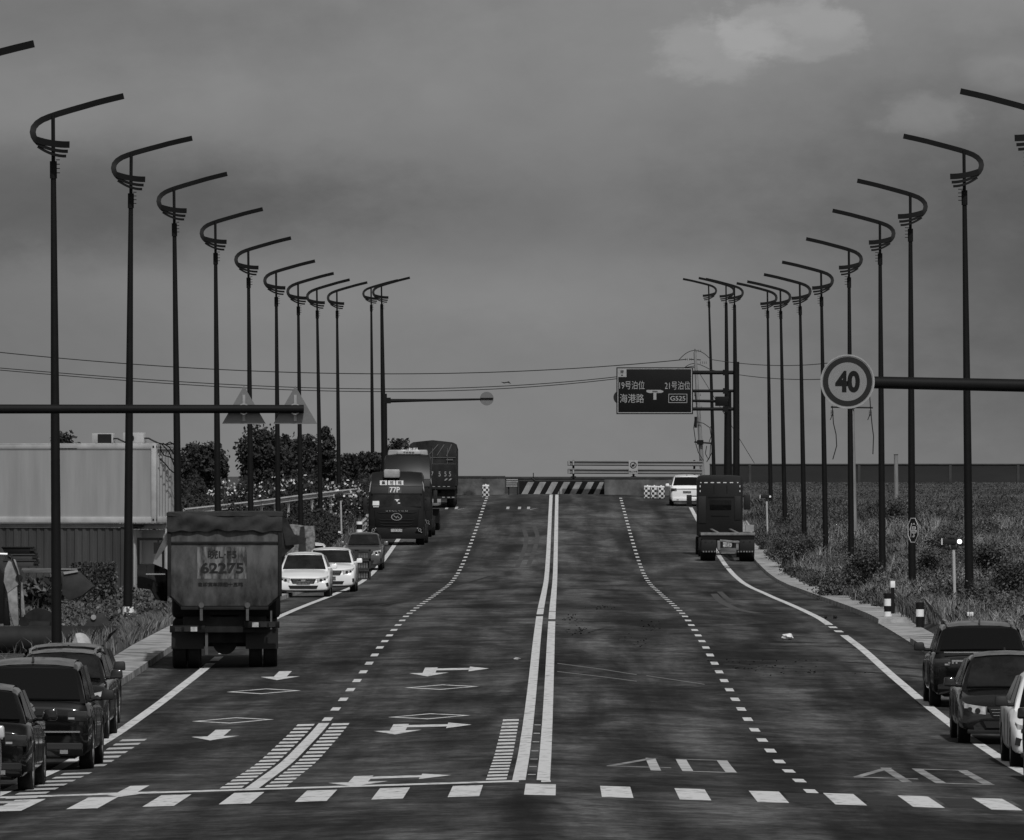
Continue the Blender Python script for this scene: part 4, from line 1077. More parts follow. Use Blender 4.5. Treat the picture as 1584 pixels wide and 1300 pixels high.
        text_mesh('route_letters', '77P', mat('bright_lettering', .75, .5, .3), pl, (.09, 1.125, 2.575), .26, rot=(PI/2, 0, PI), sx=.9, bold=.02)
        text_mesh('brand_letters', 'G E N L Y O N', mchrome, gr, (0, 1.25, 1.60), .055, rot=(PI/2, 0, PI), sx=2.1, bold=.01)
        b = MB(); b.ring((0, 1.33), .14, .165, 1.24, 1.26, 24); b.v = [(x*1.5, y, z) for x, y, z in b.v]
        b.bar([(-.13, 1.25, 1.26), (-.04, 1.25, 1.35), (.04, 1.25, 1.31), (.14, 1.25, 1.40)], .015, .03); b.bar([(-.06, 1.25, 1.38), (.03, 1.25, 1.26)], .015, .025); b.build('emblem', mchrome, gr)
        b = MB(); b.box(-.26, .26, 1.27, 1.29, .64, .78); b.build('number_plate', mat('truck_plate', .12, .5, .3, v2=.5, scale=24, thr=(.45, .55)), g)
        b = MB(); b.box(.80, 1.10, 1.16, 1.175, 1.86, 2.06); b.box(.82, 1.08, 1.16, 1.175, 1.78, 1.81); b.box(-.12, .08, 1.14, 1.15, 2.10, 2.14); b.box(-.06, .02, 1.14, 1.15, 2.04, 2.10); b.box(-.16, -.05, 1.15, 1.16, 1.94, 1.99); b.build('paper_sticker', mwh, wsn)
    else:
        b = MB(); b.prism([(-hw*.85, H-.35), (hw*.85, H-.35), (hw*.78, H+.2), (-hw*.78, H+.2)], -1.0, .2); b.build('wind_deflector', mgal, g, bevel=.05)
        b = MB(); b.box(-.62, .5, .22, .4, H-.02, H+.16); q = b.build('roof_sign', mat('roof_sign_box', .4, .5, .3, var=.2), g, bevel=.04)
        text_mesh('roof_letters', '集卡队', mwh, q, (-.1, .3, H+.22), .16, rot=(PI/2, 0, PI), sx=1.8, bold=.02)
        text_mesh('roof_letters', '平安驾驶', mtrk, q, (-.05, .405, H+.07), .09, rot=(PI/2, 0, PI), sx=1.4)
    return g
c77 = gp(612, 845); print('77P', c77)
tractor('dark tractor truck with 77P on its visor, facing the camera on the left lane', (c77.x+.03, c77.y+2, zroad(c77.x, c77.y)), 2.6, 3.42, 1)
g2 = tractor('second tractor truck with a pale roof sign, directly behind the 77P truck', put(-7.30, c77.y+16), 2.35, 3.95, 2)
# skeletal container trailer behind the second tractor
g = thing('container_chassis_trailer', 'skeletal container trailer hitched behind the second tractor truck', 'trailer', put(-7.15, c77.y+20.5))
b = MB(); b.box(-.5, -.35, 0, 12, 1.15, 1.4); b.box(.35, .5, 0, 12, 1.15, 1.4)
for y in (.3, 3.5, 7, 11.8): b.box(-1.22, 1.22, y, y+.2, 1.38, 1.52)
b.build('frame', mat('worn_trailer_paint', .12, .6, .3, var=.5, scale=3), g, bevel=.01)
for y in (8.2, 9.5, 10.8):
    for s in (-1, 1): truck_wheel(g, s*.98, y, .5, .42, s)
b = MB()
for s in (-1, 1): b.box(s*1.0-.2, s*1.0+.2, 7.4, 7.6, .5, 1.2); b.box(s*.8-.1, s*.8+.1, 1.5, 1.7, .3, 1.2)
b.build('mudguard', mtrk, g)
# ---- canvas-covered lorry, seen from behind
c3 = gp(700, 786); D3 = c3.y; k = F/D3; print('7555', c3)
X3 = (at(632, 0, D3).x+at(706, 0, D3).x)/2
g = thing('canvas_truck', 'tall dark lorry with arched canvas top and digits 7555, seen from behind', 'truck', put(X3, D3))
mcv = mat('dark_canvas', .015, .85, .12, v2=.05, scale=1.6, thr=(.35, .75), stretch=(1, 1, .5), bump=.3); mcv2 = mat('dark_tailgate_paint', .010, .8, .12, v2=.025, scale=1.5)
hw = 1.28; Ht = CAMZ-(682-725)/k-g.location.z; print('Ht', Ht)
arch = [(-hw, 1.2), (-hw, Ht-.45), (-hw+.08, Ht-.18), (-hw+.25, Ht-.08), (-.5, Ht-.02), (0, Ht+.03), (.5, Ht-.02), (hw-.25, Ht-.08), (hw-.08, Ht-.18), (hw, Ht-.45), (hw, 1.2)]
b = MB(); b.prism(arch, .03, 9); b.build('canvas', mcv, g, smooth=30)
b = MB(); b.box(-hw+.05, hw-.05, -.03, .02, 1.0, Ht-1.25); b.box(-hw, hw, -.05, .03, 1.0, 1.12); b.build('tailgate', mcv2, g, bevel=.01)
b = MB()
for i, x_ in enumerate((.3, .62, 1.02)): b.add([(x_-.5+.1*i, .0, Ht-.75-.04*i), (x_-.46+.1*i, .0, Ht-.75-.04*i), (x_+.04, .0, Ht-.2), (x_-.03, .0, Ht-.2)], [(0, 1, 2, 3)])
for z_ in (Ht-.9, Ht-1.25, Ht-1.85): b.box(-hw+.04, hw-.04, -.02, -.008, z_-.015, z_+.015)
for x_ in (-.8, 0, .8): b.box(x_-.012, x_+.012, -.02, -.009, 1.15, Ht-.4)
b.box(.75, 1.1, -.03, .0, Ht-1.05, Ht-.98); b.build('canvas_seam', mat('pale_strap', .1, .7, .3), g, smooth=0)
mdig = mat('dull_white_digits', .26, .7, .3)
def z3(y): return CAMZ-(y-725)/k-g.location.z
def x3(x): return (x-868)/k-X3
for ch, px in zip('7555', (668.5, 680, 689, 696)): text_mesh('digit', ch, mdig, g, (x3(px), -.04, z3(733.5)), .26, sx=.75, bold=.01)
b = MB()
for x_ in (687, 693.5): b.add([(x3(x_), -.04, z3(743.5)), (x3(x_+2.5), -.04, z3(743.5)), (x3(x_+6), -.04, z3(740.5)), (x3(x_+3), -.04, z3(740.5))], [(0, 1, 2, 3)])
b.build('reflective_patch', mdig, g, smooth=0)
for x_ in (646, 654, 662, 669, 677, 685, 692):
    b = MB(); b.box(x3(x_), x3(x_+4), -.056, -.051, z3(753.4), z3(752.4)); b.build('reflective_strip', mdig, g, smooth=0)
for x_ in (684, 692, 699):
    b = MB(); b.box(x3(x_), x3(x_+4), -.06, -.051, z3(770.3), z3(768.8)); b.build('reflective_strip', mdig, g, smooth=0)
b = MB(); b.box(-.45, -.3, .3, 9, .8, 1.05); b.box(.3, .45, .3, 9, .8, 1.05); b.box(-1.2, 1.2, .1, .2, .50, .62); b.box(-1.1, 1.1, .3, .6, .6, 1.0); b.build('chassis', mchas, g)
b = MB(); b.box(x3(666), x3(682), -.02, .0, z3(781), z3(772)); b.build('underrun_plate', mgal, g)
for y in (1.6, 3.0, 7.6):
    for s in (-1, 1): truck_wheel(g, s*.99, y, .5, .46, s)
b = MB(); b.box(-1.22, 1.22, 9.3, 11.2, .7, Ht-.5); b.build('cab', mtrk, g, bevel=.08)
# ---- flatbed (skeletal) lorry on the right, seen from behind
c4 = gp(1125, 869); D4 = c4.y; k = F/D4; print('flat', c4)
X4 = (1126-868)/k
g = thing('flatbed_truck', 'dark tractor with empty flatbed trailer seen from behind on the right lane', 'truck', put(X4, D4))
def z4(y): return CAMZ-(y-725)/k-g.location.z
def x4(x): return (x-868)/k-X4
hw = (1168-1084)/k/2
zd = z4(824)
mfb = mat('worn_flatbed_steel', .1, .6, .35, v2=.26, scale=4)
b = MB(); b.box(-.5, -.35, .1, 10.5, zd-.32, zd-.06); b.box(.35, .5, .1, 10.5, zd-.32, zd-.06)
for y in (2.4, 4.8, 7.2, 9.6): b.box(-hw*.95, hw*.95, y, y+.12, zd-.16, zd-.03)
b.build('trailer_frame', mchas, g, bevel=.01)
b = MB(); b.box(-hw, hw, 0, .12, zd-.12, zd); b.box(-hw, -hw+.12, .12, 1.5, zd-.1, zd-.01)
for x_ in (-.48, .35): b.add([(x_, .12, zd+.01), (x_+.12, .12, zd+.01), (x_-.02, 9.8, zd+.10), (x_-.14, 9.8, zd+.10), (x_, .12, zd-.03), (x_+.12, .12, zd-.03), (x_-.02, 9.8, zd+.06), (x_-.14, 9.8, zd+.06)], [(0, 1, 2, 3), (4, 7, 6, 5), (0, 4, 5, 1), (1, 5, 6, 2), (2, 6, 7, 3), (3, 7, 4, 0)])
b.build('end_beam', mfb, g, bevel=.008)
b = MB(); b.box(-hw+.03, hw-.03, .04, .2, zd-.3, zd-.12); q = b.build('rear_panel', mtrk, g)
text_mesh('rear_letters', 'TONGHUA', mfb, q, (0, .03, zd-.2), .09, sx=1.2) if False else None
b = MB(); b.box(-.42, .42, .0, .05, zd-.42, zd-.33, Matrix.Rotation(R(5), 4, 'Y')); b.box(-.45, -.33, .03, .1, .5, zd-.35); b.box(.35, .46, .03, .1, .5, zd-.35); b.box(-.3, .3, .02, .06, .34, .38); b.build('rear_bracket', mfb, g, bevel=.008)
b = MB(); b.box(-.21, .17, .02, .04, .62, .86); b.build('number_plate', mat('truck_plate', .12, .5, .3), g)
for s in (-1, 1):
    b = MB(); b.box(*sorted((s*.5, s*(hw-.02))), .05, .15, .42, .92); q = b.build('light_cluster', mtrim, g, bevel=.01)
    b = MB()
    for i in (0, 1): b.disc((s*(.68+.28*i), .86), .045, .035, .049, n=12)
    b.build('round_light', mlensd, q)
    for i in range(6):
        b = MB(); b.box(s*(.45+.12*i)-.03, s*(.45+.12*i)+.03, .02, .045, .40, .46); b.build('reflective_strip', mfb, q)
    b = MB(); b.box(s*(hw-.42)-.28, s*(hw-.42)+.28, 2.0, 2.05, .25, .75); b.build('mudflap', mtrim, g)
for y in (1.0, 2.3, 8.4):
    for s in (-1, 1): truck_wheel(g, s*(hw-.33), y, .5, .62, s)
for s in (-1,): truck_wheel(g, s*(hw-.12), 11.8, .5, .34, s)
# cab
yc = 10.6; kc = F/(D4+yc); 
def zc4(y): return CAMZ-(y-725)/kc-g.location.z
def xc4(x): return (x-868)/kc-X4
xa, xb_ = xc4(1078.5), xc4(1149); zt = zc4(735); zl = zc4(812)
mcab = mat('dark_cab_paint', .016, .5, .15, var=.2, scale=1)
b = MB(); b.prism([(xa, zl-.5), (xb_, zl-.5), (xb_, zt-.25), (xb_-.12, zt-.04), (xb_-.5, zt), (xa+.3, zt), (xa+.05, zt-.06), (xa, zt-.25)], yc, yc+2.2); q = b.build('cab', mcab, g, bevel=.04)
b = MB(); b.box(xc4(1080), xc4(1092), yc-.03, yc, zc4(810), zc4(768)); b.box(xc4(1136), xc4(1146), yc-.03, yc, zc4(805), zc4(768)); b.build('air_duct', mtrim, g, bevel=.02)
b = MB(); b.box(xc4(1098), xc4(1131), yc-.02, yc-.002, zc4(789), zc4(774)); b.build('rear_window', mglass, g, bevel=.01)
b = MB(); b = None
for q4 in ((1095, 1135, 770, 768.5), (1100, 1128, 799, 797), (1104, 1105, 763, 750), (1124, 1125, 763, 750)):
    b = MB(); b.box(xc4(q4[0]), xc4(q4[1]), yc-.02, yc-.002, zc4(q4[2]), zc4(q4[3])); b.build('panel_rib', mtrk, g)
for x_ in (1084, 1092, 1101.8, 1111.6, 1121.2, 1131.4, 1141):
    w_ = 2.6 if 1090 < x_ < 1140 else 1
    b = MB(); b.box(xc4(x_-w_), xc4(x_+w_), yc-.022, yc-.004, zc4(747.6), zc4(746.1)); b.build('reflective_strip', mat('bright_strip', .6, .5, .4), g, smooth=0)
for x_ in (1083, 1144.5):
    for y_ in (751, 758.5): b = MB(); b.box(xc4(x_-.6), xc4(x_+.6), yc-.05, yc-.033, zc4(y_+3), zc4(y_)); b.build('reflective_strip', mat('bright_strip', .6), g, smooth=0)
b = MB(); b.box(xc4(1152), xc4(1162), yc+2, yc+2.15, zc4(789), zc4(766)); b.tube([(xb_, yc+2.05, zc4(768)), (xc4(1156), yc+2.05, zc4(768))], .03, 6); b.build('mirror', mtrim, g, bevel=.03)
b = MB(); b.box(xc4(1063), xc4(1071), yc+2, yc+2.15, zc4(783), zc4(766)); b.tube([(xa, yc+2.05, zc4(768)), (xc4(1067), yc+2.05, zc4(768))], .03, 6); b.build('mirror', mtrim, g, bevel=.03)
b = MB(); b.box(xa+.1, xb_-.1, yc+.1, yc+2, .5, zl-.3); b.build('chassis', mchas, g)
b = MB(); b.box(xc4(1152), xc4(1165), yc-1.5, yc-.6, zc4(822), zc4(812)); b.tube([(xc4(1153), yc-.8, zc4(806)), (xc4(1160), yc-.8, zc4(816))], .05, 8); b.build('air_hose', mgal, g)

# ---- stacked cages behind the second white car
D5 = 364; k = F/D5
X5 = (542.5-868)/k
p_ = put(X5, D5)
mcage = mat('dark_cage_bars', .035, .7, .3, var=.3, scale=5); mcr = mat('dull_crate_goods', .06, .7, .3, v2=.15, scale=6)
hwc = 61/k/2; hh = (893-846)/k/3
for r_, word in enumerate(('bottom', 'middle', 'top')):
    g = thing('crate_stack_tier', f'{word} tier of dark wire cages with pale goods, beyond the white cars', 'cage', (p_[0], p_[1], p_[2]+r_*hh), 0, 'three tiers of dark wire cages')
    b = MB()
    for x_ in (-hwc, -hwc*.3, hwc*.22, hwc*.33, hwc-.05): b.box(x_, x_+.05, 0, .05, 0, hh-.01)
    b.box(-hwc, hwc, 0, .06, hh-.07, hh-.01); b.box(-hwc, hwc, 0, .06, 0, .04); b.box(-hwc, hwc, .05, 1.1, .0, .05); b.box(-hwc, hwc, .9, 1.1, 0.05, hh-.01); b.build('cage', mcage, g)
    b = MB()
    for a_, c_ in ((-hwc*.28, hwc*.2), (hwc*.38, hwc*.88)):
        for i in range(4):
            for j in range(2):
                w_ = (c_-a_)/4; b.box(a_+i*w_+.012, a_+(i+1)*w_-.012, .07, .3, .05+j*(hh-.13)/2+.01, .05+(j+1)*(hh-.13)/2-.01)
    b.build('goods', mcr, g, smooth=0)
# ---- goods under a pale patterned tarpaulin
D6 = 333; k = F/D6; X6 = (461-868)/k; p_ = (X6, D6, zground(X6, D6))
g = thing('covered_goods', 'tall load wrapped in a pale creased tarpaulin, beyond the dump truck', 'covered load', p_)
hw = 24/k; ht = CAMZ-(813-725)/k-p_[2]
mpt = mat('pale_creased_sheet', .08, .8, .2, v2=.26, scale=7, thr=(.35, .65), bump=.6)
vs = []; fs = []; nx = 30; nz = 24
for i in range(nx):
    u = i/(nx-1); 
    for j in range(nz):
        t_ = j/(nz-1); fold = .05*math.sin(u*22+t_*4)*t_+.03*math.sin(u*47)*t_
        vs.append((-hw+2*hw*u*(1+.08*t_*(1 if u > .5 else -1)*0)+.06*math.sin(t_*9)*u, -.1-fold-.15*t_, ht*(1-t_)+.04*math.sin(u*5)))
for i in range(nx-1):
    for j in range(nz-1): fs.append((i*nz+j, (i+1)*nz+j, (i+1)*nz+j+1, i*nz+j+1))
b = MB(); b.add(vs, fs); b.box(-hw, hw, -.02, 2.2, 0, ht-.03); b.build('sheet', mpt, g)
b = MB(); b.add([(hw*.15, -.20, ht-.05), (hw*.42, -.22, ht-.02), (hw*.72, -.34, .1), (-hw*.1, -.34, .1)], [(0, 1, 2, 3)]); b.build('dark_fold', mtarp, g)
# ------------------------------------------------------------ site containers on the left
mcw = mat('cream_container_panel', .24, .6, .3, v2=.33, scale=.8, thr=(.3, .7), stretch=(3, 3, .25))
mcf = mat('pale_container_frame', .40, .55, .3, var=.22, scale=1.6)
mcd = mat('grey_corrugated_steel', .040, .6, .2, v2=.07, scale=.7, stretch=(2, 2, .4))
mcg = mat('grey_corrugated_end', .24, .6, .2, v2=.36, scale=.9, stretch=(2, 2, .3))
YAW = R(-17)
D = 320; a = at(241, 686, D); c_ = at(241, 809, D)
def corr(b, x0, x1, z0, z1, y, pitch=.28, dep=.04):
    """corrugated sheet facing -y, closed at the back"""
    n = int((x1-x0)/pitch); vs = []; P = []
    for i in range(n):
        x = x0+i*pitch; P += [(x, y), (x+pitch*.35, y), (x+pitch*.5, y+dep), (x+pitch*.85, y+dep)]
    P.append((x1, y))
    b.prism(P+[(x1, y+.1), (x0, y+.1)], z0, z1, 'z')
def container(lab, loc, L_, H_, side, end, framec):
    """origin = near bottom corner; long side runs to -x, end face runs to +y"""
    g = thing('site_container', lab, 'container', loc, YAW)
    Wd = 2.43; b = MB()
    if side == 'flat': b.box(-L_+.12, -.17, .05, .15, .2, H_-.2)
    else: corr(b, -L_+.12, -.15, .15, H_-.12, .05)
    b.build('side_panel', mcw if side == 'flat' else mcd, g, smooth=0)
    e = MB(); mx = Matrix.Rotation(PI/2, 4, 'Z'); e2 = MB(); corr(e2, .17, Wd-.17, .2, H_-.2, 0.05, .3, .05)
    e.add([(-y, x, z) for x, y, z in e2.v], e2.f); e.build('end_panel', mcg if end else mcw, g, smooth=0)
    b = MB(); w = .17 if side == 'flat' else .1
    for z0, z1 in ((0, w+.03), (H_-w, H_)):
        b.box(-L_, -w, 0, w, z0, z1); b.box(-w, 0, w, Wd-w, z0, z1); b.box(-L_, 0, Wd-w, Wd, z0, z1)
    b.box(-w, 0.003, -.003, w, 0, H_); b.box(-w, 0.003, Wd-w, Wd+.003, 0, H_); b.box(-L_, -L_+w, 0, w, w, H_-w); b.box(-L_, 0, 0, Wd, H_-.05, H_-.004)
    b.build('frame', framec, g, bevel=.01)
    b = MB()
    for z_ in (.1, H_-.12): b.box(-.12, -.06, -.008, 0, z_-.04, z_+.04); b.box(.003, .01, .05, .11, z_-.04, z_+.04)
    b.build('corner_fitting', mtrim, g)
    return g
Hc = a.z-c_.z
container('upper pale site container with smooth side panel and two cooling units on its roof', (a.x, D, c_.z), 7.5, Hc, 'flat', 1, mcf)
c2 = at(203, 809, D-.5)
container('lower dark grey corrugated container under the pale one, behind the tall grass', (c2.x, D+.3, c_.z-Hc-.02), 7.0, Hc-.04, 'corr', 1, mcd)
lo2 = at(262, 810, D+1); g = container('lower pale container seen between the corrugated one and the dump truck', (lo2.x, D+1.2, c_.z-Hc-.03), 1.8, Hc-.02, 'flat', 1, mcf)
def ac(px0, px1, py0, lab, dark):
    p0, p1 = at(px0, 687, D+.9), at(px1, py0, D+.9); g = thing('air_conditioner', lab, 'air conditioner', (p0.x, D+.9, p0.z), YAW)
    w = p1.x-p0.x; h = p1.z-p0.z
    b = MB(); b.box(0, w, 0, .32, .03, h); b.box(.05, .12, 0, .3, 0, .03); b.box(w-.12, w-.05, 0, .3, 0, .03); q = b.build('casing', mcf, g, bevel=.015)
    b = MB(); b.disc((w*(.62 if dark else .35), h*.5), h*.38, -.02, 0, n=24); 
    if dark: b.box(w*.3, w*.95, -.025, -.002, h*.08, h*.92)
    b.build('fan_grille', mtrim, q)
    b = MB(); b.tube([(w, .1, h*.5), (w+.15, .1, h*.5), (w+.3, .1, h*.3), (w+.45, .1, .05)], .03, 6); b.build('pipe', mtrim, g)
ac(142, 176, 670.5, 'cooling unit with dark fan grille, left of the two on the container roof', True)
ac(190, 224, 669.5, 'cooling unit behind the second lamp post, right of the two on the container roof', False)
# loose cables on the end of the container
g = thing('cable_tangle', 'tangle of black cables hanging over the corner of the upper container', 'cable', at(245, 690, D+.3))
random.seed(3)
for i, (pts) in enumerate([[(240, 684), (250, 687), (262, 700), (268, 716), (272, 728)], [(246, 686), (258, 688), (270, 686), (276, 690)], [(252, 686), (262, 692), (275, 712), (280, 720), (277, 740)], [(247, 710), (256, 718), (262, 726), (268, 731), (273, 733)], [(248, 690), (249, 698), (254, 705), (262, 707), (270, 712)], [(255, 688), (263, 684), (272, 690), (281, 708)]]):
    P = [at(x, y, D+.2+.25*j)-g.location for j, (x, y) in enumerate(pts)]
    Q = []
    for j in range(len(P)-1):
        for q in range(4): Q.append(P[j].lerp(P[j+1], q/4))
    Q.append(P[-1]); b = MB(); b.tube(Q, .022, 5); b.build('cable', mtrim, g)
# ------------------------------------------------------------ machinery and scrap by the containers
D = 240; g = thing('steel_pipe', 'long dark steel pipe lying in the grass behind the near left cars', 'pipe', at(95, 990, D))
a = at(-60, 988, D)-g.location; c_ = at(188, 990, D)-g.location; r = 20/(F/D)
b = MB(); n = 28; P0, P1 = Vector((a.x, 0, 0)), Vector((c_.x, .8, 0)); b.tube([P0, P1], r*1.05, n, cap=False); b.tube([P0, P1], r*.98, n, cap=False); b.build('pipe_wall', mat('rusty_dark_steel', .010, .7, .2, v2=.025, scale=1.5), g)
b = MB(); b.tube([P1-Vector((.06, 0, 0)), P1+Vector((.0, 0, 0))], r*1.08, n); b.build('end_flange', mtrk, g)
D = 252; g = thing('excavator', 'old excavator at the left edge, its worn pale boom arm raised', 'excavator', (at(-25, 980, D).x, D, zground(at(-25, 0, D).x, D)))
mexc = mat('worn_pale_yellow_paint', .14, .7, .3, v2=.32, scale=3, thr=(.35, .6))
def e2(x, y): v = at(x, y, D)-g.location; return (v.x, v.z)
b = MB(); b.prism([e2(8, 880), e2(15, 864), e2(24, 866), e2(31, 890), e2(29, 905), e2(12, 918), e2(6, 900)], -.2, .1)
b.prism([e2(11, 912), e2(27, 906), e2(28, 935), e2(30, 968), e2(22, 970), e2(15, 945)], -.18, .08); b.build('boom_arm', mexc, g, bevel=.02)
b = MB(); b.prism([e2(28, 896), e2(35, 902), e2(39, 950), e2(34, 952)], -.1, .05); b.build('linkage', mexc, g, bevel=.01)
b = MB(); b.tube([(e2(-10, 857)[0], -.15, e2(0, 857)[1]), (e2(12, 858)[0], -.15, e2(0, 858)[1])], .05, 8); b.build('hydraulic_cylinder', mchrome, g)
b = MB(); b.prism([e2(-70, 880), e2(-6, 872), e2(7, 892), e2(7, 965), e2(-70, 965)], -.2, 1.8); b.prism([e2(7, 925), e2(12, 930), e2(16, 968), e2(6, 968)], -.2, .2); b.build('body', mtrk, g, bevel=.03)
b = MB(); b.disc((e2(15, 860)[0], e2(0, 861)[1]), .07, -.24, .14, n=14); b.disc((e2(30, 894)[0], e2(0, 894)[1]), .09, -.24, .14, n=14); b.build('pivot_pin', mtrim, g)
b = MB(); P = [e2(14, 860), e2(20, 864), e2(28, 885), e2(32, 905), e2(33, 960)]; b.tube([(x, -.25, z) for x, z in P], .025, 6)
b.build('hose', mtrim, g)
b = MB(); b.disc((e2(38, 958)[0], e2(0, 962)[1]), .14, -.3, .2, n=16); b.tube([(e2(43, 985)[0], -.1, e2(0, 975)[1]), (e2(78, 985)[0], -.1, e2(0, 975)[1])], .25, 12); b.disc((e2(60, 0)[0], e2(0, 970)[1]), .5, .1, .5, n=20); b.build('track_roller', mchas, g)
# stacked skips
D = 300; k = F/D
for i, (x0, x1, y0, y1) in enumerate(((3, 56, 846, 857), (6, 60, 857, 866), (4, 62, 866, 877))):
    a = at((x0+x1)/2, y1, D); hw = (x1-x0)/2/k; h = (y1-y0)/k
    g = thing('steel_skip', ['topmost dark steel skip of the stack before the corrugated container', 'middle steel skip of the stack before the corrugated container', 'bottom steel skip of the stack before the corrugated container'][i], 'skip', a, 0, 'stacked steel skips')
    b = MB(); b.frust((-hw+.12, hw-.02, 0, 1.6), (-hw, hw-.16, 0, 1.6), 0, h-.04); b.box(-hw-.02, hw-.12, -.04, 1.64, h-.04, h-.005); b.build('skip_body', mtrk if i == 0 else mcd, g, bevel=.01)
    b = MB(); b.box(hw-.2, hw-.02, -.05, .1, h-.14, h-.06); b.build('hook', mtrim, g)
# flat plates / slab and scrap heap
D = 290; g = thing('scrap_slab', 'flat weathered metal slab lying on scrap behind the nearest lamp post', 'slab', at(75, 885, D), R(2))
a = at(33, 879, D)-g.location; c_ = at(119, 889, D)-g.location; b = MB(); b.box(a.x, c_.x, -.1, 1.5, c_.z+.05, a.z-.02); b.build('slab', mat('weathered_metal', .06, .8, .3, v2=.16, scale=3, stretch=(.4, 1, 4)), g, bevel=.02)
b = MB(); b.box(c_.x-.55, c_.x, -.14, -.1, a.z-.05, a.z-.02); b.build('edge_strip', mchrome, g)
mdark = mat('dark_steel_sheet', .02, .75, .3, v2=.045, scale=3)
g = thing('steel_hopper', 'dark slanting steel hopper in the grass beside the nearest lamp post', 'hopper', at(110, 915, 280))
b = MB(); D = 280
def h2(x, y): v = at(x, y, D)-g.location; return (v.x, v.z)
b.prism([h2(96, 888), h2(118, 884), h2(144, 908), h2(128, 921), h2(108, 930), h2(96, 920)], 0, 1.4); b.build('hopper_body', mdark, g, bevel=.02)
b = MB(); b.prism([h2(98, 885), h2(120, 882), h2(121, 885), h2(99, 889)], -.05, 0); b.build('lip', mcg, g)
g = thing('steel_bucket', 'dark digger bucket lying in the grass just behind the steel pipe', 'bucket', at(152, 965, 244)); D = 244
b = MB(); b.prism([h2(126, 972), h2(137, 960), h2(146, 951), h2(157, 948), h2(163, 957), h2(170, 966), h2(182, 971)], 0, .7); b.build('bucket_shell', mdark, g, bevel=.02)
b = MB(); b.disc((h2(145, 0)[0], h2(0, 955)[1]), .07, -.05, .0, n=12); b.build('pin_boss', mgal, g)
# scrap pile of small plates: one heap
V = []; n = 500
P = np.array([list(at(rng.uniform(36, 98), rng.uniform(893, 955), 286+rng.uniform(0, 6))) for _ in range(n)]); P[:, 1] = 286+np.sort(rng.uniform(0, 2, n))
v, f = leaf_quads(P, .24, 0, .35)
o = raw_mesh('scrap_heap', v, f, mat('mixed_scrap', .07, .7, .3, var=.3, isl=.95)); tag(o, 'heap of mixed scrap metal beneath the slab, left of the hopper', 'scrap heap')
mdebris = mat('pale_debris', .42, .8, .2, var=.3, scale=6)
def lump(name, lab, cat, pos, w, h, m_, seed=0, dep=None, sub=2):
    bm = bmesh.new(); bmesh.ops.create_icosphere(bm, subdivisions=sub+1, radius=1); rr = random.Random(seed)
    ph = [rr.uniform(0, 6) for _ in range(6)]
    for v in bm.verts:
        c = v.co.copy(); k_ = 1+.16*math.sin(c.x*3+ph[0])+.13*math.sin(c.y*4+ph[1])+.14*math.sin(c.z*5+ph[2]+c.x*3)+.05*math.sin(c.x*11+c.z*9+ph[3])
        v.co = Vector((c.x*w/2*k_, c.y*(dep or w)/2*k_, max(-.02, h*.45+c.z*h*.55*k_)))
    me = bpy.data.meshes.new(name); bm.to_mesh(me); bm.free(); me.materials.append(m_)
    me.polygons.foreach_set('use_smooth', [True]*len(me.polygons)); me.set_sharp_from_angle(angle=R(30))
    o = bpy.data.objects.new(name, me); COL.objects.link(o); o.location = pos; return tag(o, lab, cat)
g = gp(1217.5, 990); lump('plastic_bag', 'crumpled white plastic bag lying on the asphalt of the right lane', 'plastic bag', g, .26, .16, mat('white_plastic', .75, .5, .3), 2)
g = gp(800, 1021); lump('litter', 'small pale scrap of litter left of the centre line', 'litter', g, .14, .05, mdebris, 5)
g = gp(1277, 957.5); lump('dirt_clod', 'small dark dirt clod left of another beside the right edge line', 'dirt clod', g, .1, .09, mtrim, 8)
g = gp(1292, 957.5); lump('dirt_clod', 'dark dirt clod nearest the verge beside the right edge line', 'dirt clod', g, .11, .1, mtrim, 9)
# rubbish heap on the roof-high level behind the near left SUV: pale foam sacks
D = 200
g = at(122, 1003, D); lump('white_sack', 'pale lumpy sack on the verge behind the roof of the left car', 'sack', (g.x, D, zground(g.x, D)), .55, g.z-zground(g.x, D)+.22, mat('pale_sack', .28, .8, .2, v2=.5, scale=7), 4, .5)

# ------------------------------------------------------------ guard rails, posts, small roadside things
D = 0
g = thing('guard_rail', 'long guard rail climbing the planted bank behind the left lamp posts', 'guard rail', at(430, 775, 460))
pts = [(285, 792, 405), (330, 787, 415), (400, 779, 432), (470, 769.5, 452), (520, 763.5, 475), (568, 758, 500)]
W_ = [at(*q) for q in pts]
b = MB()
for p_, q in zip(W_[:-1], W_[1:]): rail_beam(b, p_-g.location, q-g.location, .3)
b.build('rail', mat('pale_galvanised_rail', .38, .5, .4, var=.25, scale=2), g, smooth=0)
for i in range(18):
    t_ = i/17*(len(W_)-1); j = min(len(W_)-2, int(t_)); p_ = W_[j].lerp(W_[j+1], t_-j)-g.location
    b = MB(); b.box(p_.x-.06, p_.x+.06, p_.y+.1, p_.y+.22, p_.z-1.0, p_.z+.12); b.build('post', mgal, g)
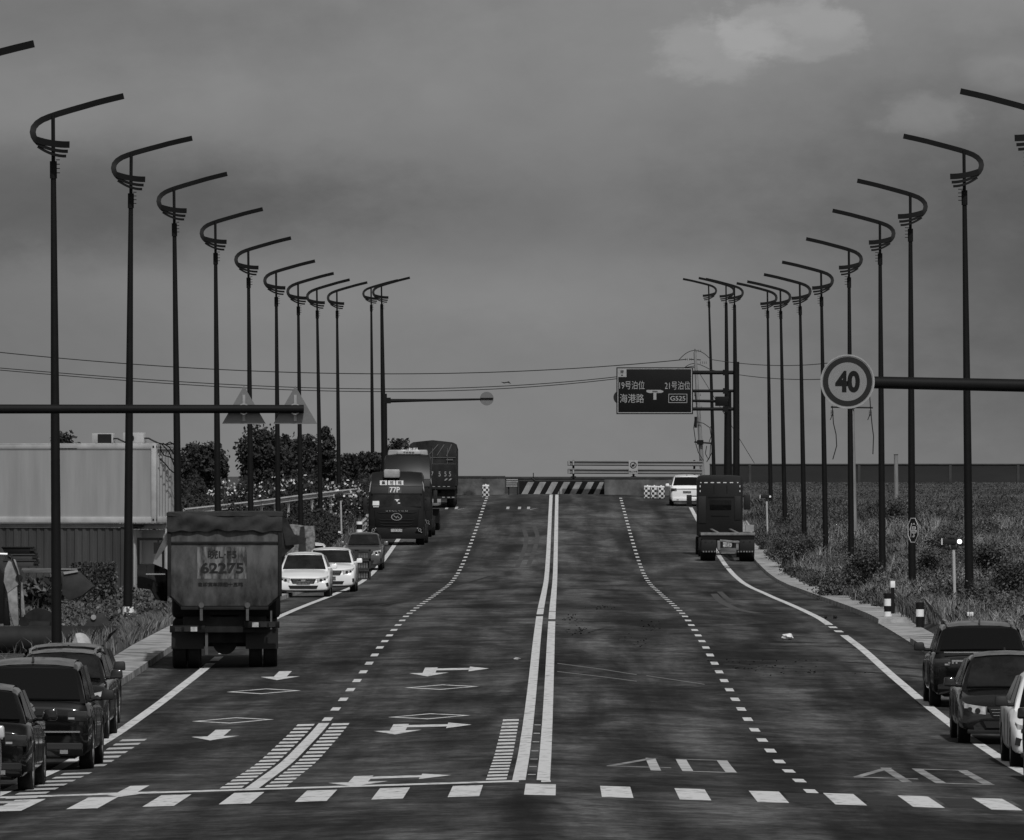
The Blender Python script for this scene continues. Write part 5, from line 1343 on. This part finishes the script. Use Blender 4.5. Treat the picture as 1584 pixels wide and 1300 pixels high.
# near end of the rail beside the 77P truck: striped bollard and rail going back
g = thing('guard_rail', 'guard rail end beside the 77P truck, running back from the striped bollard', 'guard rail', at(566, 820, 428))
b = MB(); P = [at(557, 813, 420), at(563, 808, 424), at(569, 801, 436), at(577, 792, 460)]
for p_, q in zip(P[:-1], P[1:]): rail_beam(b, p_-g.location, q-g.location, .28); rail_beam(b, p_-g.location-Vector((0, 0, .42)), q-g.location-Vector((0, 0, .42)), .28)
b.build('rail', mat('pale_galvanised_rail', .38), g, smooth=0)
for p_ in P: 
    q = p_-g.location; b = MB(); b.box(q.x-.06, q.x+.06, q.y+.08, q.y+.2, q.z-1.0, q.z+.15); b.build('post', mgal, g)
def banded(name, lab, px, py0, py1, D, r, bands, cat='bollard', grp=None):
    """bands: list of (height fraction, 'w'/'b') from the bottom"""
    p0 = at(px, py1, D); h = (py1-py0)/(F/D)
    g = thing(name, lab, cat, p0, 0, grp); z = -.4
    b = MB(); b.tube([(0, 0, -.08), (0, 0, h)], r*.97, 18); b.build('post', mbk, g)
    z = 0
    for i, (hf, c_) in enumerate(bands):
        if c_ == 'w': b = MB(); b.tube([(0, 0, z*h), (0, 0, (z+hf)*h)], r, 18); b.build('white_band', mref, g)
        z += hf
    return g
banded('striped_bollard', 'striped bollard with a pale cap beside the left front of the 77P truck', 556, 807, 826, 420, .14, [(.35, 'w'), (.42, 'b'), (.23, 'w')])
banded('striped_bollard', 'taller black and white bollard on the right kerb by the gap in the kerb', 1373.5, 918, 957, 247, .105, [(.27, 'w'), (.23, 'b'), (.28, 'w'), (.22, 'b')])
banded('striped_bollard', 'bollard half hidden by weeds just right of the third lamp of the right row', 1423, 932, 966, 238, .105, [(.35, 'b'), (.33, 'w'), (.32, 'b')])
def delin(lab, px, py0, py1, D, w=.13):
    p0 = at(px, py1, D); h = (py1-py0)/(F/D); g = thing('marker_post', lab, 'marker post', p0)
    b = MB(); b.box(-w*.4, w*.4, 0, .04, -.4, h*.98); b.build('post', mbk, g)
    b = MB(); b.box(-w/2, w/2, -.012, 0, h*.62, h); b.build('reflector_plate', mref, g, bevel=.004); return g
delin('slim marker post with white plate just behind the taller striped bollard', 1381, 899, 926, 246, .12)
delin('white plate low on the seventh lamp post of the right row', 1244, 863, 877, 400, .13)
delin('small white marker plate among the weeds of the right verge', 1298.5, 881, 896, 370, .15)
delin('white marker plate just above the roof of the dark parked car on the right', 1501, 947, 963, 230, .15)
delin('small white marker plate near the solar lamp post left of the 77P truck', 525, 822, 836, 430, .12)
delin('small white marker plate near the solar lamp post beside the flatbed truck', 1189.5, 826, 840, 440, .12)
p0 = at(198.5, 970, 249.6); g = thing('lamp_post_band', 'white and black warning band strapped to the foot of the second left lamp post', 'warning band', p0)
b = MB(); k = F/249.6; b.tube([(0, 0, 17/k), (0, 0, 31/k)], .155, 16, cap=False); b.tube([(0, 0, 0), (0, 0, 6/k)], .155, 16, cap=False); b.build('white_band', mref, g)
b = MB(); b.tube([(0, 0, 6/k), (0, 0, 17/k)], .157, 16, cap=False); b.build('black_band', mbk, g)
# solar blinker posts
def blinker(lab, px, py0, py1, D, lit=0, w=34):
    p0 = at(px, py1, D); k = F/D; h = (py1-py0)/k; g = thing('solar_warning_lamp', lab, 'warning lamp', p0)
    b = MB(); b.tube([(.06, 0, -.8), (0, 0, h-.25)], .042, 10); b.build('post', mat('pale_post', .42, .5, .3, var=.1), g)
    b = MB(); b.box(-.06, .06, -.05, .05, h-.32, h-.18); b.box(-.30, .10, -.07, .07, h-.18, h-.03); hb = b.build('lamp_housing', mtrim, g, bevel=.008)
    b = MB(); b.box(-.325, -.30, -.06, .06, h-.19, h-.02); b.build('lamp_lens', mref, hb)
    b = MB(); b.tube([(-.08, 0, h-.03), (-.08, 0, h+.05)], .02, 6); b.add([(-.20, -.10, h+.02), (.06, -.10, h+.01), (.06, .12, h+.06), (-.20, .12, h+.07), (-.20, -.10, h), (.06, -.10, h-.01), (.06, .12, h+.04), (-.20, .12, h+.05)], [(0, 1, 2, 3), (7, 6, 5, 4), (0, 4, 5, 1), (1, 5, 6, 2), (2, 6, 7, 3), (3, 7, 4, 0)]); b.build('solar_panel', mat('solar_panel', .02, .2, .5), g)
    b = MB(); b.disc((.16, h-.105), .06 if lit else .05, -.09, .03, n=18)
    b.build('flash_lamp', mat('lit_lamp', .8, emit=3.0) if lit else mref, hb)
blinker('solar warning lamp on a pale post with its right lamp lit, amid the weeds', 1475, 832, 943, 250, 1)
blinker('unlit solar warning lamp on a thin pale post right of the flatbed truck', 1186, 765, 836, 440)
blinker('unlit solar warning lamp on a thin pale post left of the 77P truck', 527, 764, 824, 432)
# concrete stump post and utility poles
mwood = mat('weathered_concrete_pole', .16, .85, .2, v2=.26, scale=3, stretch=(2, 2, .3))
p0 = at(1386.5, 768, 520); g = thing('concrete_post', 'pale bare concrete post standing in the field before the dark wall', 'post', (p0.x, 520, p0.z-.5))
b = MB(); b.tube([(0, 0, 0), (-.02, 0, .5+(768-704)/(F/520))], [.13, .11], 12); b.build('shaft', mwood, g); b = MB(); b.tube([(-.02, 0, .5+(768-704)/(F/520)), (-.02, 0, .5+(768-703)/(F/520))], .125, 12); b.build('cap', mcap, g)
def upole(lab, D, xb, yb, xt, yt, r0=.15, r1=.09):
    p0, p1 = at(xb, yb, D), at(xt, yt, D); g = thing('utility_pole', lab, 'utility pole', p0); l = p1-p0
    b = MB(); b.tube([(-l.x*.05, 0, -.6), tuple(l*.5), tuple(l)], [r0, (r0+r1)/2, r1], 12); b.build('pole', mwood, g); return g, l
def insul(b, p, r=.05, n=3, d=Vector((1, 0, 0)), st=.09):
    for i in range(n): b.tube([p+d*(i*st), p+d*(i*st+.035)], r, 10)
mins = mat('brown_insulator', .03, .35, .5)
DU = 580; g, l = upole('tall leaning utility pole with insulators just right of the direction sign', DU, 1087, 738, 1075, 545)
k = F/DU
def u(x, y, dy=0): v = at(x, y, DU)-g.location; return Vector((v.x, v.y+dy, v.z))
b = MB(); b.tube([u(1075, 550), u(1075, 540)], .03, 6); b.tube([u(1066, 556), u(1084, 557)], .035, 6); b.tube([u(1075, 607), u(1079, 640)], .04, 6); b.tube([u(1074, 684, -.2), u(1101, 686, -.2)], .06, 6); b.box(*[sorted((u(1074, 0).x, u(1078, 0).x))[i] for i in (0, 1)], -.3, -.1, u(0, 662).z, u(0, 645).z); b.box(u(1078, 0).x, u(1088, 0).x, -.35, -.12, u(0, 688).z, u(0, 681).z); b.build('crossarm', mtrk, g)
b = MB()
for x_, y_ in ((1060, 556), (1083, 561), (1074.5, 543), (1074, 611), (1076, 630)): insul(b, u(x_, y_), .075, 4, Vector((1, 0, .0 if y_ < 600 else 0)), .12)
b.build('insulator', mins, g)
b = MB()
for P in ([(1078, 653), (1088, 655), (1098, 662), (1100, 675), (1097, 684)], [(1099, 660), (1103, 672), (1099, 690), (1098, 706), (1093, 715)], [(1076, 686), (1080, 700), (1088, 713)], [(1093, 690), (1091, 702), (1096, 712), (1101, 700), (1102, 684)], [(1075, 648), (1073, 662), (1076, 684)]):
    Q = [u(x, y, -.25) for x, y in P]; R_ = []
    for i in range(len(Q)-1): R_ += [Q[i].lerp(Q[i+1], t_) for t_ in (0, .5)]
    b.tube(R_+[Q[-1]], .025, 5)
b.build('cable_loop', mtrim, g)
b = MB(); b.tube([u(1078, 571), u(1167, 717)], .016, 4); b.build('stay_wire', mtrk, g)
# pole behind the 40 sign
DV = 395; g, l = upole('pale utility pole behind the 40 sign with a short crossarm and hanging cable ends', DV, 1321, 800, 1317, 622, .13, .11)
def w2(x, y, dy=0): v = at(x, y, DV)-g.location; return Vector((v.x, v.y+dy, v.z))
b = MB(); b.tube([w2(1285, 630, -.15), w2(1350, 631, -.15)], .04, 6); b.tube([w2(1313, 628, -.15), w2(1322, 631, .1)], .05, 6); b.build('crossarm', mtrk, g)
for px, pts in ((1287, [(1287, 628), (1288, 640), (1289, 655), (1293, 672), (1294, 690), (1288, 711)]), (1346, [(1345, 612), (1347, 640), (1349, 660), (1351, 675), (1350, 703)])):
    b = MB(); q = w2(px, 640, -.2)
    for i in range(4): b.tube([q+Vector((0, 0, -.06*i+.12)), q+Vector((0, 0, -.06*i+.09))], [.07, .06], 10)
    b.build('insulator', mins, g)
    b = MB(); b.tube([w2(x, y, -.2) for x, y in pts], .022, 5); b.tube([w2(pts[0][0]+1, 640, -.2), w2(pts[0][0]-3, 650, -.2)], .018, 5); b.build('hanging_cable', mtrim, g)
# overhead wires
def wire(lab, P, D0_, D1_, r=.022):
    g = thing('overhead_wire', lab, 'wire', at(P[0][0], P[0][1], D0_)); n = 40; xs = np.linspace(P[0][0], P[-1][0], n)
    px = [p[0] for p in P]; 
    co = np.polyfit(px, [p[1] for p in P], min(len(P)-1, 3)); b = MB(); Q = []
    for x in xs:
        t_ = (x-px[0])/(px[-1]-px[0]); Q.append(at(x, float(np.polyval(co, x)), D0_+(D1_-D0_)*t_)-g.location)
    b.tube(Q, r, 5); b.build('wire', mtrim, g)
wire('topmost overhead wire crossing from the left edge to the utility pole', [(-40, 541), (250, 567), (500, 577), (740, 577), (950, 566), (1062, 556)], 560, 580, .028)
wire('lower overhead wire, upper of the close pair ending at the direction sign', [(-40, 566), (200, 586), (500, 600), (750, 599), (960, 583), (1075, 566)], 561, 581, .026)
wire('lower overhead wire, lower of the close pair ending at the direction sign', [(-40, 569), (200, 590), (500, 604), (750, 603), (960, 586), (1076, 568)], 562, 581.5, .026)
wire('upper overhead wire from the utility pole towards the 40 sign', [(1075, 540), (1090, 549), (1110, 560), (1150, 564), (1210, 565), (1290, 560)], 580, 420, .02) if False else None
wire('upper overhead wire from the utility pole running right to the 40 sign', [(1098, 556), (1150, 563), (1210, 565.5), (1290, 561), (1330, 554)], 578, 400, .02)
wire('lower overhead wire from the utility pole running right to the 40 sign', [(1098, 572), (1150, 581), (1210, 586.5), (1270, 587), (1316, 584)], 578, 396, .02)
wire('short jumper wire arching over the top of the utility pole', [(1050, 557), (1062, 548), (1075, 540), (1088, 548), (1100, 557)], 580, 580, .022)
wire('short lower jumper wire arching over the utility pole', [(1058, 570), (1066, 565), (1075, 562), (1086, 566), (1099, 572)], 580.4, 580.4, .022)
g = thing('wind_blown_rag', 'small dark rag caught on the middle overhead wires', 'rag', at(782, 593, 566))
b = MB(); b.add([(-.3, 0, .08), (-.1, .02, -.02), (.1, -.02, .02), (.35, 0, -.05), (.2, .01, .12), (0, .0, .05)], [(0, 1, 5), (1, 2, 4, 5), (2, 3, 4)]); b.build('cloth', mtrim, g, smooth=0)
b = MB(); b.tube([(-.1, 0, .02), (.05, 0, .05)], .03, 5); b.build('knot', mtrim, g)
# small things at the gate crest
g = thing('cyclist_marker', 'thin dark upright pole above the striped barrier', 'pole', at(825, 741, 545)); b = MB(); b.tube([(0, 0, -.3), (0, 0, .35)], .03, 6); b.tube([(-.12, 0, .05), (.1, 0, -.1)], .05, 6); b.build('shaft', mtrim, g); g.name = 'thin_pole'
# billboard at left among the trees
D = 520; a = at(331, 709, D); c_ = at(352, 738, D); g = thing('dark_board', 'dark rectangular board standing among the trees on the left', 'board', (a.x, D, c_.z-1.5))
b = MB(); b.box(0, c_.x-a.x-.1, 0, .1, c_.z-g.location.z, a.z-g.location.z); b.build('board_panel', mtrk, g); b = MB(); b.box(c_.x-a.x-.08, c_.x-a.x, -.05, .1, 0, a.z-g.location.z+.05); b.build('post', mtrk, g)

# ------------------------------------------------------------ trees
mbark = mat('bark', .05, .9, .1, var=.3, scale=4)
mleafd = mat('dark_foliage', .040, .75, .15, var=.3, scale=.7, isl=.5)
mleafm = mat('mid_foliage', .034, .8, .12, var=.35, scale=.8, isl=.6)
def tree(name, lab, px, ytop, ybot, wpx, D, kind='round', n=7000, lf=.115, m_=None):
    n = int(n*1.5)
    p0 = at(px, ybot, D); X = p0.x; k = F/D; h = (ybot-ytop)/k; w = wpx*1.0/k; z0 = min(p0.z, zground(X, D))
    g = thing(name, lab, 'tree', (X, D, z0)); h += p0.z-z0
    rr = np.random.default_rng(int(px*7+D))
    b = MB(); b.tube([(0, 0, -.3), (.05*w, 0, h*.35), (0, .1, h*.7), (0, 0, h*.93)], [.16, .13, .07, .02], 9)
    P = []
    if kind == 'conifer':
        nb = 60
        for i in range(nb):
            t_ = i/nb; z = h*(.25+.75*t_); L_ = w*.5*(1-t_)**.8*rr.uniform(.6, 1.15); a = rr.uniform(0, 2*PI); up = rr.uniform(.15, .5)
            e = Vector((math.cos(a)*L_, math.sin(a)*L_, z+up*L_)); b.tube([(0, 0, z), tuple(e)], [.03, .01], 4, cap=False)
            m2_ = int(n/nb); s_ = rr.uniform(.15, 1, m2_)[:, None]
            P.append(np.array([0, 0, z])+(np.array(e)-np.array([0, 0, z]))*s_+rr.normal(0, .09, (m2_, 3))*np.array([1, 1, .6]))
    else:
        nc = 60
        for i in range(nc):
            a = rr.uniform(0, 2*PI); q = rr.uniform(.0, 1)**.5; zz = rr.uniform(.22, .95)
            env = math.sin(PI*min(1, (zz*.85+.12)))**.6
            c_ = np.array([math.cos(a)*q*w*.42*env, math.sin(a)*q*w*.42*env, zz*h]); r_ = rr.uniform(.06, .14)*max(w, h*.5)
            b.tube([(0, 0, h*max(.12, zz*.5)), tuple(c_*np.array([.6, .6, .85])), tuple(c_)], [.05, .03, .012], 4, cap=False)
            m2_ = int(n/nc); v = rr.normal(size=(m2_, 3)); v /= np.linalg.norm(v, axis=1)[:, None]; v *= (rr.uniform(.1, 1, m2_)**.45)[:, None]*r_
            v *= np.array([1.15, 1.15, .8]); P.append(c_+v)
    b.build('trunk', mbark, g)
    if kind != 'conifer':
        m3 = int(n*.45); v = rr.normal(size=(m3, 3)); v /= np.linalg.norm(v, axis=1)[:, None]; v *= rr.uniform(0, 1, m3)[:, None]**.4
        wob_ = 1+.22*np.sin(v[:, 0]*5+px)+.2*np.sin(v[:, 2]*7+D); P.append(v*np.array([w*.46, w*.46, h*.40])*wob_[:, None]+np.array([0, 0, h*.56]))
        for _ in range(34):
            a = rr.uniform(0, 2*PI); q = rr.uniform(-.2, 1); c_ = np.array([math.cos(a)*w*.5*math.sqrt(1-q*q), math.sin(a)*w*.5*math.sqrt(1-q*q), h*.56+q*h*.44])*np.array([1.02, 1.02, 1.02])
            P.append(c_+rr.normal(0, 1, (38, 3))*rr.uniform(.10, .26)*np.array([.8, .8, 1.5]))
    P = np.concatenate(P); P = P[P[:, 2] < h*1.08]
    v, f = leaf_quads(P, lf, .3); raw_mesh('crown', v, f, m_ or mleafd, g)
    return g
tree('broadleaf_tree', 'dark bushy tree just right of the upper container', 312, 690, 775, 72, 510)
tree('broadleaf_tree', 'small dark tree behind the container roof, between cooling unit and first lamp', 96, 677, 760, 36, 470, n=3500)
tree('broadleaf_tree', 'tall pointed dark tree under the left triangle sign', 402, 665, 775, 62, 540, n=8500)
tree('broadleaf_tree', 'dark rounded tree between the two triangle signs', 442, 678, 775, 60, 545, n=8000)
tree('broadleaf_tree', 'dark rounded tree under the right triangle sign', 474, 680, 775, 56, 535, n=7500)
tree('conifer_tree', 'open feathery tree with spiky branches right of the triangle signs', 503, 663, 770, 66, 530, 'conifer', n=7000, lf=.09)
tree('broadleaf_tree', 'low dark tree right of the feathery one', 534, 708, 775, 38, 540, n=5000)
tree('broadleaf_tree', 'small dark tree between lamp posts, left of the round sign mast', 571, 704, 765, 42, 545, n=5000)
tree('broadleaf_tree', 'small pointed tree top above the 77P truck', 616, 686, 760, 40, 560, n=5000)
# ------------------------------------------------------------ hedges, weeds and grass (what nobody could count)
def stuff(o): o['kind'] = 'stuff'; return o
def scatter(n, fx):
    """sample (px, D) uniformly over a ground region given as pixel columns; returns world points on the ground"""
    out = []
    while len(out) < n:
        X, D = fx(); out.append((X, D, zground(X, D)))
    return np.array(out)
mhedge = mat('glossy_hedge_leaves', .026, .7, .2, var=.3, scale=1, isl=.6)
# hedge band with scattered near-white specks on the bank
P = []
for _ in range(52000):
    px = rng.uniform(278, 598); D = rng.uniform(470, 520); X = (px-868)*D/F; z0 = zground(X, D)
    ht = .9+1.2*(.5+.5*math.sin(px*.05)*math.sin(px*.021+1))+.35*math.sin(px*.17)
    ht = max(.6, min(2.2, ht))
    P.append((X, D, z0+rng.uniform(0, 1)**.7*ht*.78))
P = np.array(P); v, f = leaf_quads(P, .10, .2); stuff(raw_mesh('hedge', v, f, mhedge))
P2 = P[rng.random(len(P)) < .02]; P2[:, 1] = 468.5+(P2[:, 1]-468.5)*.25; P2[:, 2] = CAMZ-(CAMZ-P2[:, 2])*1.0; P2 = P2[(P2[:, 0]*F/P2[:, 1]+868 > 320)]
v, f = leaf_quads(P2, .075, 0, .8); stuff(raw_mesh('hedge_speck', v, f, mat('pale_speck', .5, .6, .3, isl=.4)))
# bank vegetation below the guard rail
P = []
for _ in range(90000):
    px = rng.uniform(262, 572); D = rng.uniform(345, 470); X = (px-868)*D/F
    if X > -10.2: continue
    z0 = zground(X, D); ht = .45+.35*math.sin(X*1.3+D*.11)+.25*math.sin(D*.37+X)
    P.append((X, D, z0+rng.uniform(0, 1)*max(.15, ht)))
P = np.array(P); v, f = leaf_quads(P, .075, .3); stuff(raw_mesh('bank_shrubs', v, f, mleafm))
# weeds of the right verge: leafy clumps, tall grass
def wright(dlo, dhi, pmax=1720, margin=.0):
    D = rng.uniform(dlo**.5, dhi**.5)**2; xmax = (pmax-868)*D/F
    X = KR+.62+margin+(xmax-KR-.62)*rng.random()**1.1; return X, D
mweed = mat('weed_leaves', .022, .8, .1, v2=.15, scale=.32, isl=.7, thr=(.36, .66)); mgrass = mat('dry_grass_blades', .025, .85, .1, v2=.22, scale=.3, isl=.65, thr=(.38, .66))
P = []
for _ in range(1500):
    X, D = wright(165, 500)
    if X < KR+1.15 or (223 < D < 239 and X < KR+1.9): continue
    z0 = zground(X, D); e = X-KR-.9; s_ = rng.uniform(.25, .75)*min(1, .35+e*.35); r_ = s_*rng.uniform(.6, 1.2)
    m2_ = int(230*s_/.5*(1.2 if D < 330 else .7)); v = rng.normal(size=(m2_, 3)); v /= np.linalg.norm(v, axis=1)[:, None]; v *= rng.uniform(.2, 1, m2_)[:, None]**.5
    c_ = np.array([X, D, z0+s_*.45]); P.append(c_+v*np.array([r_*.8, r_*.8, s_*.75]))
P = np.concatenate(P); v, f = leaf_quads(P, .042, .3); stuff(raw_mesh('weeds', v, f, mweed))
# darker leafy clumps crowding the kerb
P = []
for _ in range(420):
    D = rng.uniform(228, 440); X = KR+.75+abs(rng.normal(0, .9)); s_ = rng.uniform(.15, .42)*(.6+.5*math.sin(D*.21)+.3*math.sin(D*.53))
    if s_ < .1 or 222 < D < 254 and X < KR+1.7: continue
    v = rng.normal(size=(260, 3)); v /= np.linalg.norm(v, axis=1)[:, None]; v *= rng.uniform(.2, 1, 260)[:, None]**.5
    P.append(np.array([X, D, max(zground(X, D), zroad(KR, D)+.12)+s_*.5])+v*np.array([s_*1.2, s_*1.6, s_*.9]))
P = np.concatenate(P); v, f = leaf_quads(P, .04, .3); stuff(raw_mesh('kerbside_weeds', v, f, mat('dark_weed_leaves', .025, .8, .1, v2=.10, scale=1.2, isl=.8, thr=(.35, .65))))
# shrubs one can tell apart on the right
shr = [(1285, 868, 300), (1240, 845, 392), (1345, 862, 330), (1440, 880, 300), (1530, 868, 290), (1215, 852, 385), (1560, 905, 258), (1330, 905, 292), (1470, 835, 350), (1390, 800, 430)]
for i, (px, py, D) in enumerate(shr):
    X = (px-868)*D/F; z0 = zground(X, D); w = rng.uniform(1.0, 1.8); h = rng.uniform(.8, 1.35)
    lab = ['bushy weed shrub left of the white marker plate in the right verge', 'shrub at the foot of the seventh lamp of the right row', 'shrub between the fourth and fifth lamps of the right row', 'shrub behind the octagonal sign on the right', 'shrub behind the nearest full lamp post of the right row', 'shrub just right of the flatbed truck', 'pale shrub at the right edge above the parked cars', 'shrub left of the taller striped bollard', 'shrub halfway up the field right of the octagonal sign', 'shrub at the foot of the bare concrete post'][i]
    g = thing('shrub', lab, 'shrub', (X, D, z0), 0, 'shrubs in the right verge'); b = MB()
    P = []
    for j in range(12):
        a = rng.uniform(0, 2*PI); q = rng.uniform(.2, 1)*w*.45; e = np.array([math.cos(a)*q, math.sin(a)*q, h*rng.uniform(.45, .95)])
        b.tube([(0, 0, 0), tuple(e*np.array([.5, .5, .6])), tuple(e)], [.02, .013, .006], 4, cap=False)
        v = rng.normal(0, 1, (300, 3))*np.array([.17, .17, .15])*w*.7; P.append(e+v)
    b.build('stems', mbark, g); P = np.concatenate(P); P = P[P[:, 2] > .03]; v, f = leaf_quads(P, .042, .3); raw_mesh('foliage', v, f, mweed, g)
P = scatter(175000, lambda: wright(165, 520)); P = P[(P[:, 0] > KR+1.0-.35*rng.random(len(P))**2)]; P[:, 2] = np.where(P[:, 0] < KR+.9, np.array([zroad(KR, d_)+.14 for d_ in P[:, 1]]), P[:, 2])
P = P[~((P[:, 1] > 222) & (P[:, 1] < 239) & (P[:, 0] < KR+1.7))]
v, f = blades(P, .42, .009, .55); stuff(raw_mesh('verge_grass', v, f, mgrass))
P = scatter(60000, lambda: (rng.uniform(9.5, 34), rng.uniform(470, 646))); v, f = blades(P, .10, .02, 1.2); stuff(raw_mesh('field_grass', v, f, mat('field_grass_blades', .06, .85, .15, v2=.14, scale=.22, isl=.35, thr=(.4, .65))))
# pale seeding tufts
P = []
for _ in range(900):
    X, D = wright(200, 430)
    if X < KR+1.2 or (222 < D < 239 and X < KR+2) or math.sin(X*.9+D*.05)+math.sin(D*.11-X*.4) < -.2: continue
    m2_ = 55; r_ = rng.uniform(.12, .35); q = rng.normal(0, r_, (m2_, 2)); P.append(np.stack([X+q[:, 0], D+q[:, 1], np.full(m2_, zground(X, D))], 1))
P = np.concatenate(P); v, f = blades(P, .62, .0085, .5); stuff(raw_mesh('tall_grass', v, f, mat('pale_seeding_grass', .14, .85, .15, v2=.42, scale=.6, isl=.5)))
# left verge tall grass, in front of the containers and along the kerb
def wleft(dlo, dhi):
    D = rng.uniform(dlo, dhi); xmin = (-60-868)*D/F; return xmin+((KL-1.0)-xmin)*(1-rng.random()**1.0), D
mgrl = mat('tall_left_grass', .07, .85, .15, v2=.26, scale=.6, isl=.6, thr=(.3, .7))
def clear_(P):
    px = P[:, 0]*F/P[:, 1]+868; return P[~((px < 192) & (P[:, 1] < 243) & (rng.random(len(P)) < .97)) & ~((px < 98) & (P[:, 1] < 292) & (rng.random(len(P)) < .8))]
P = clear_(scatter(150000, lambda: wleft(190, 318))); v, f = blades(P, .34, .008, .6); stuff(raw_mesh('tall_grass', v, f, mgrl))
P = scatter(6000, lambda: wleft(120, 190)); v, f = blades(P, .3, .012, .5); stuff(raw_mesh('verge_grass', v, f, mgrl))
P = []
for _ in range(420):
    X, D = wleft(244, 316)
    if X*F/D+868 < 98 and D < 292: continue
    z0 = zground(X, D); s_ = rng.uniform(.2, .55); v = rng.normal(size=(70, 3)); v /= np.linalg.norm(v, axis=1)[:, None]
    P.append(np.array([X, D, z0+s_*.5])+v*rng.uniform(.2, 1, 70)[:, None]*np.array([s_, s_, s_*.9]))
P.append(np.array([[at(112+62*rng.random(), 0, 300).x, 298+6*rng.random(), 0+1.25*rng.random()**1.3] for _ in range(3500)]))
P = np.concatenate(P); v, f = leaf_quads(P, .06, .3); stuff(raw_mesh('weeds', v, f, mweed))
P = scatter(30000, lambda: ((lambda D: (rng.uniform(-20, KL-1.0), D))(rng.uniform(318, 470)))); v, f = blades(P, .3, .014, .5); stuff(raw_mesh('verge_grass', v, f, mgrl))
# mud clods and dark stains dropped on the road
P = []
for _ in range(230):
    cx_, cy_, wx_, wy_ = [(893, 975, 9, 4), (885, 958, 6, 3), (985, 992, 14, 6), (1005, 970, 8, 6), (1180, 1034, 40, 1.5), (1280, 1042, 60, 2), (1160, 1023, 50, 1.5), (930, 940, 14, 2)][rng.integers(0, 8)]; px = rng.normal(cx_, wx_); py = rng.normal(cy_, wy_)
    q = gp(px, py); P.append((q.x, q.y, q.z+.01))
P = np.array(P); v, f = leaf_quads(P, .03, 2.5, .8); stuff(raw_mesh('mud_crumbs', v, f, mat('dark_mud', .015, .95, .1)))
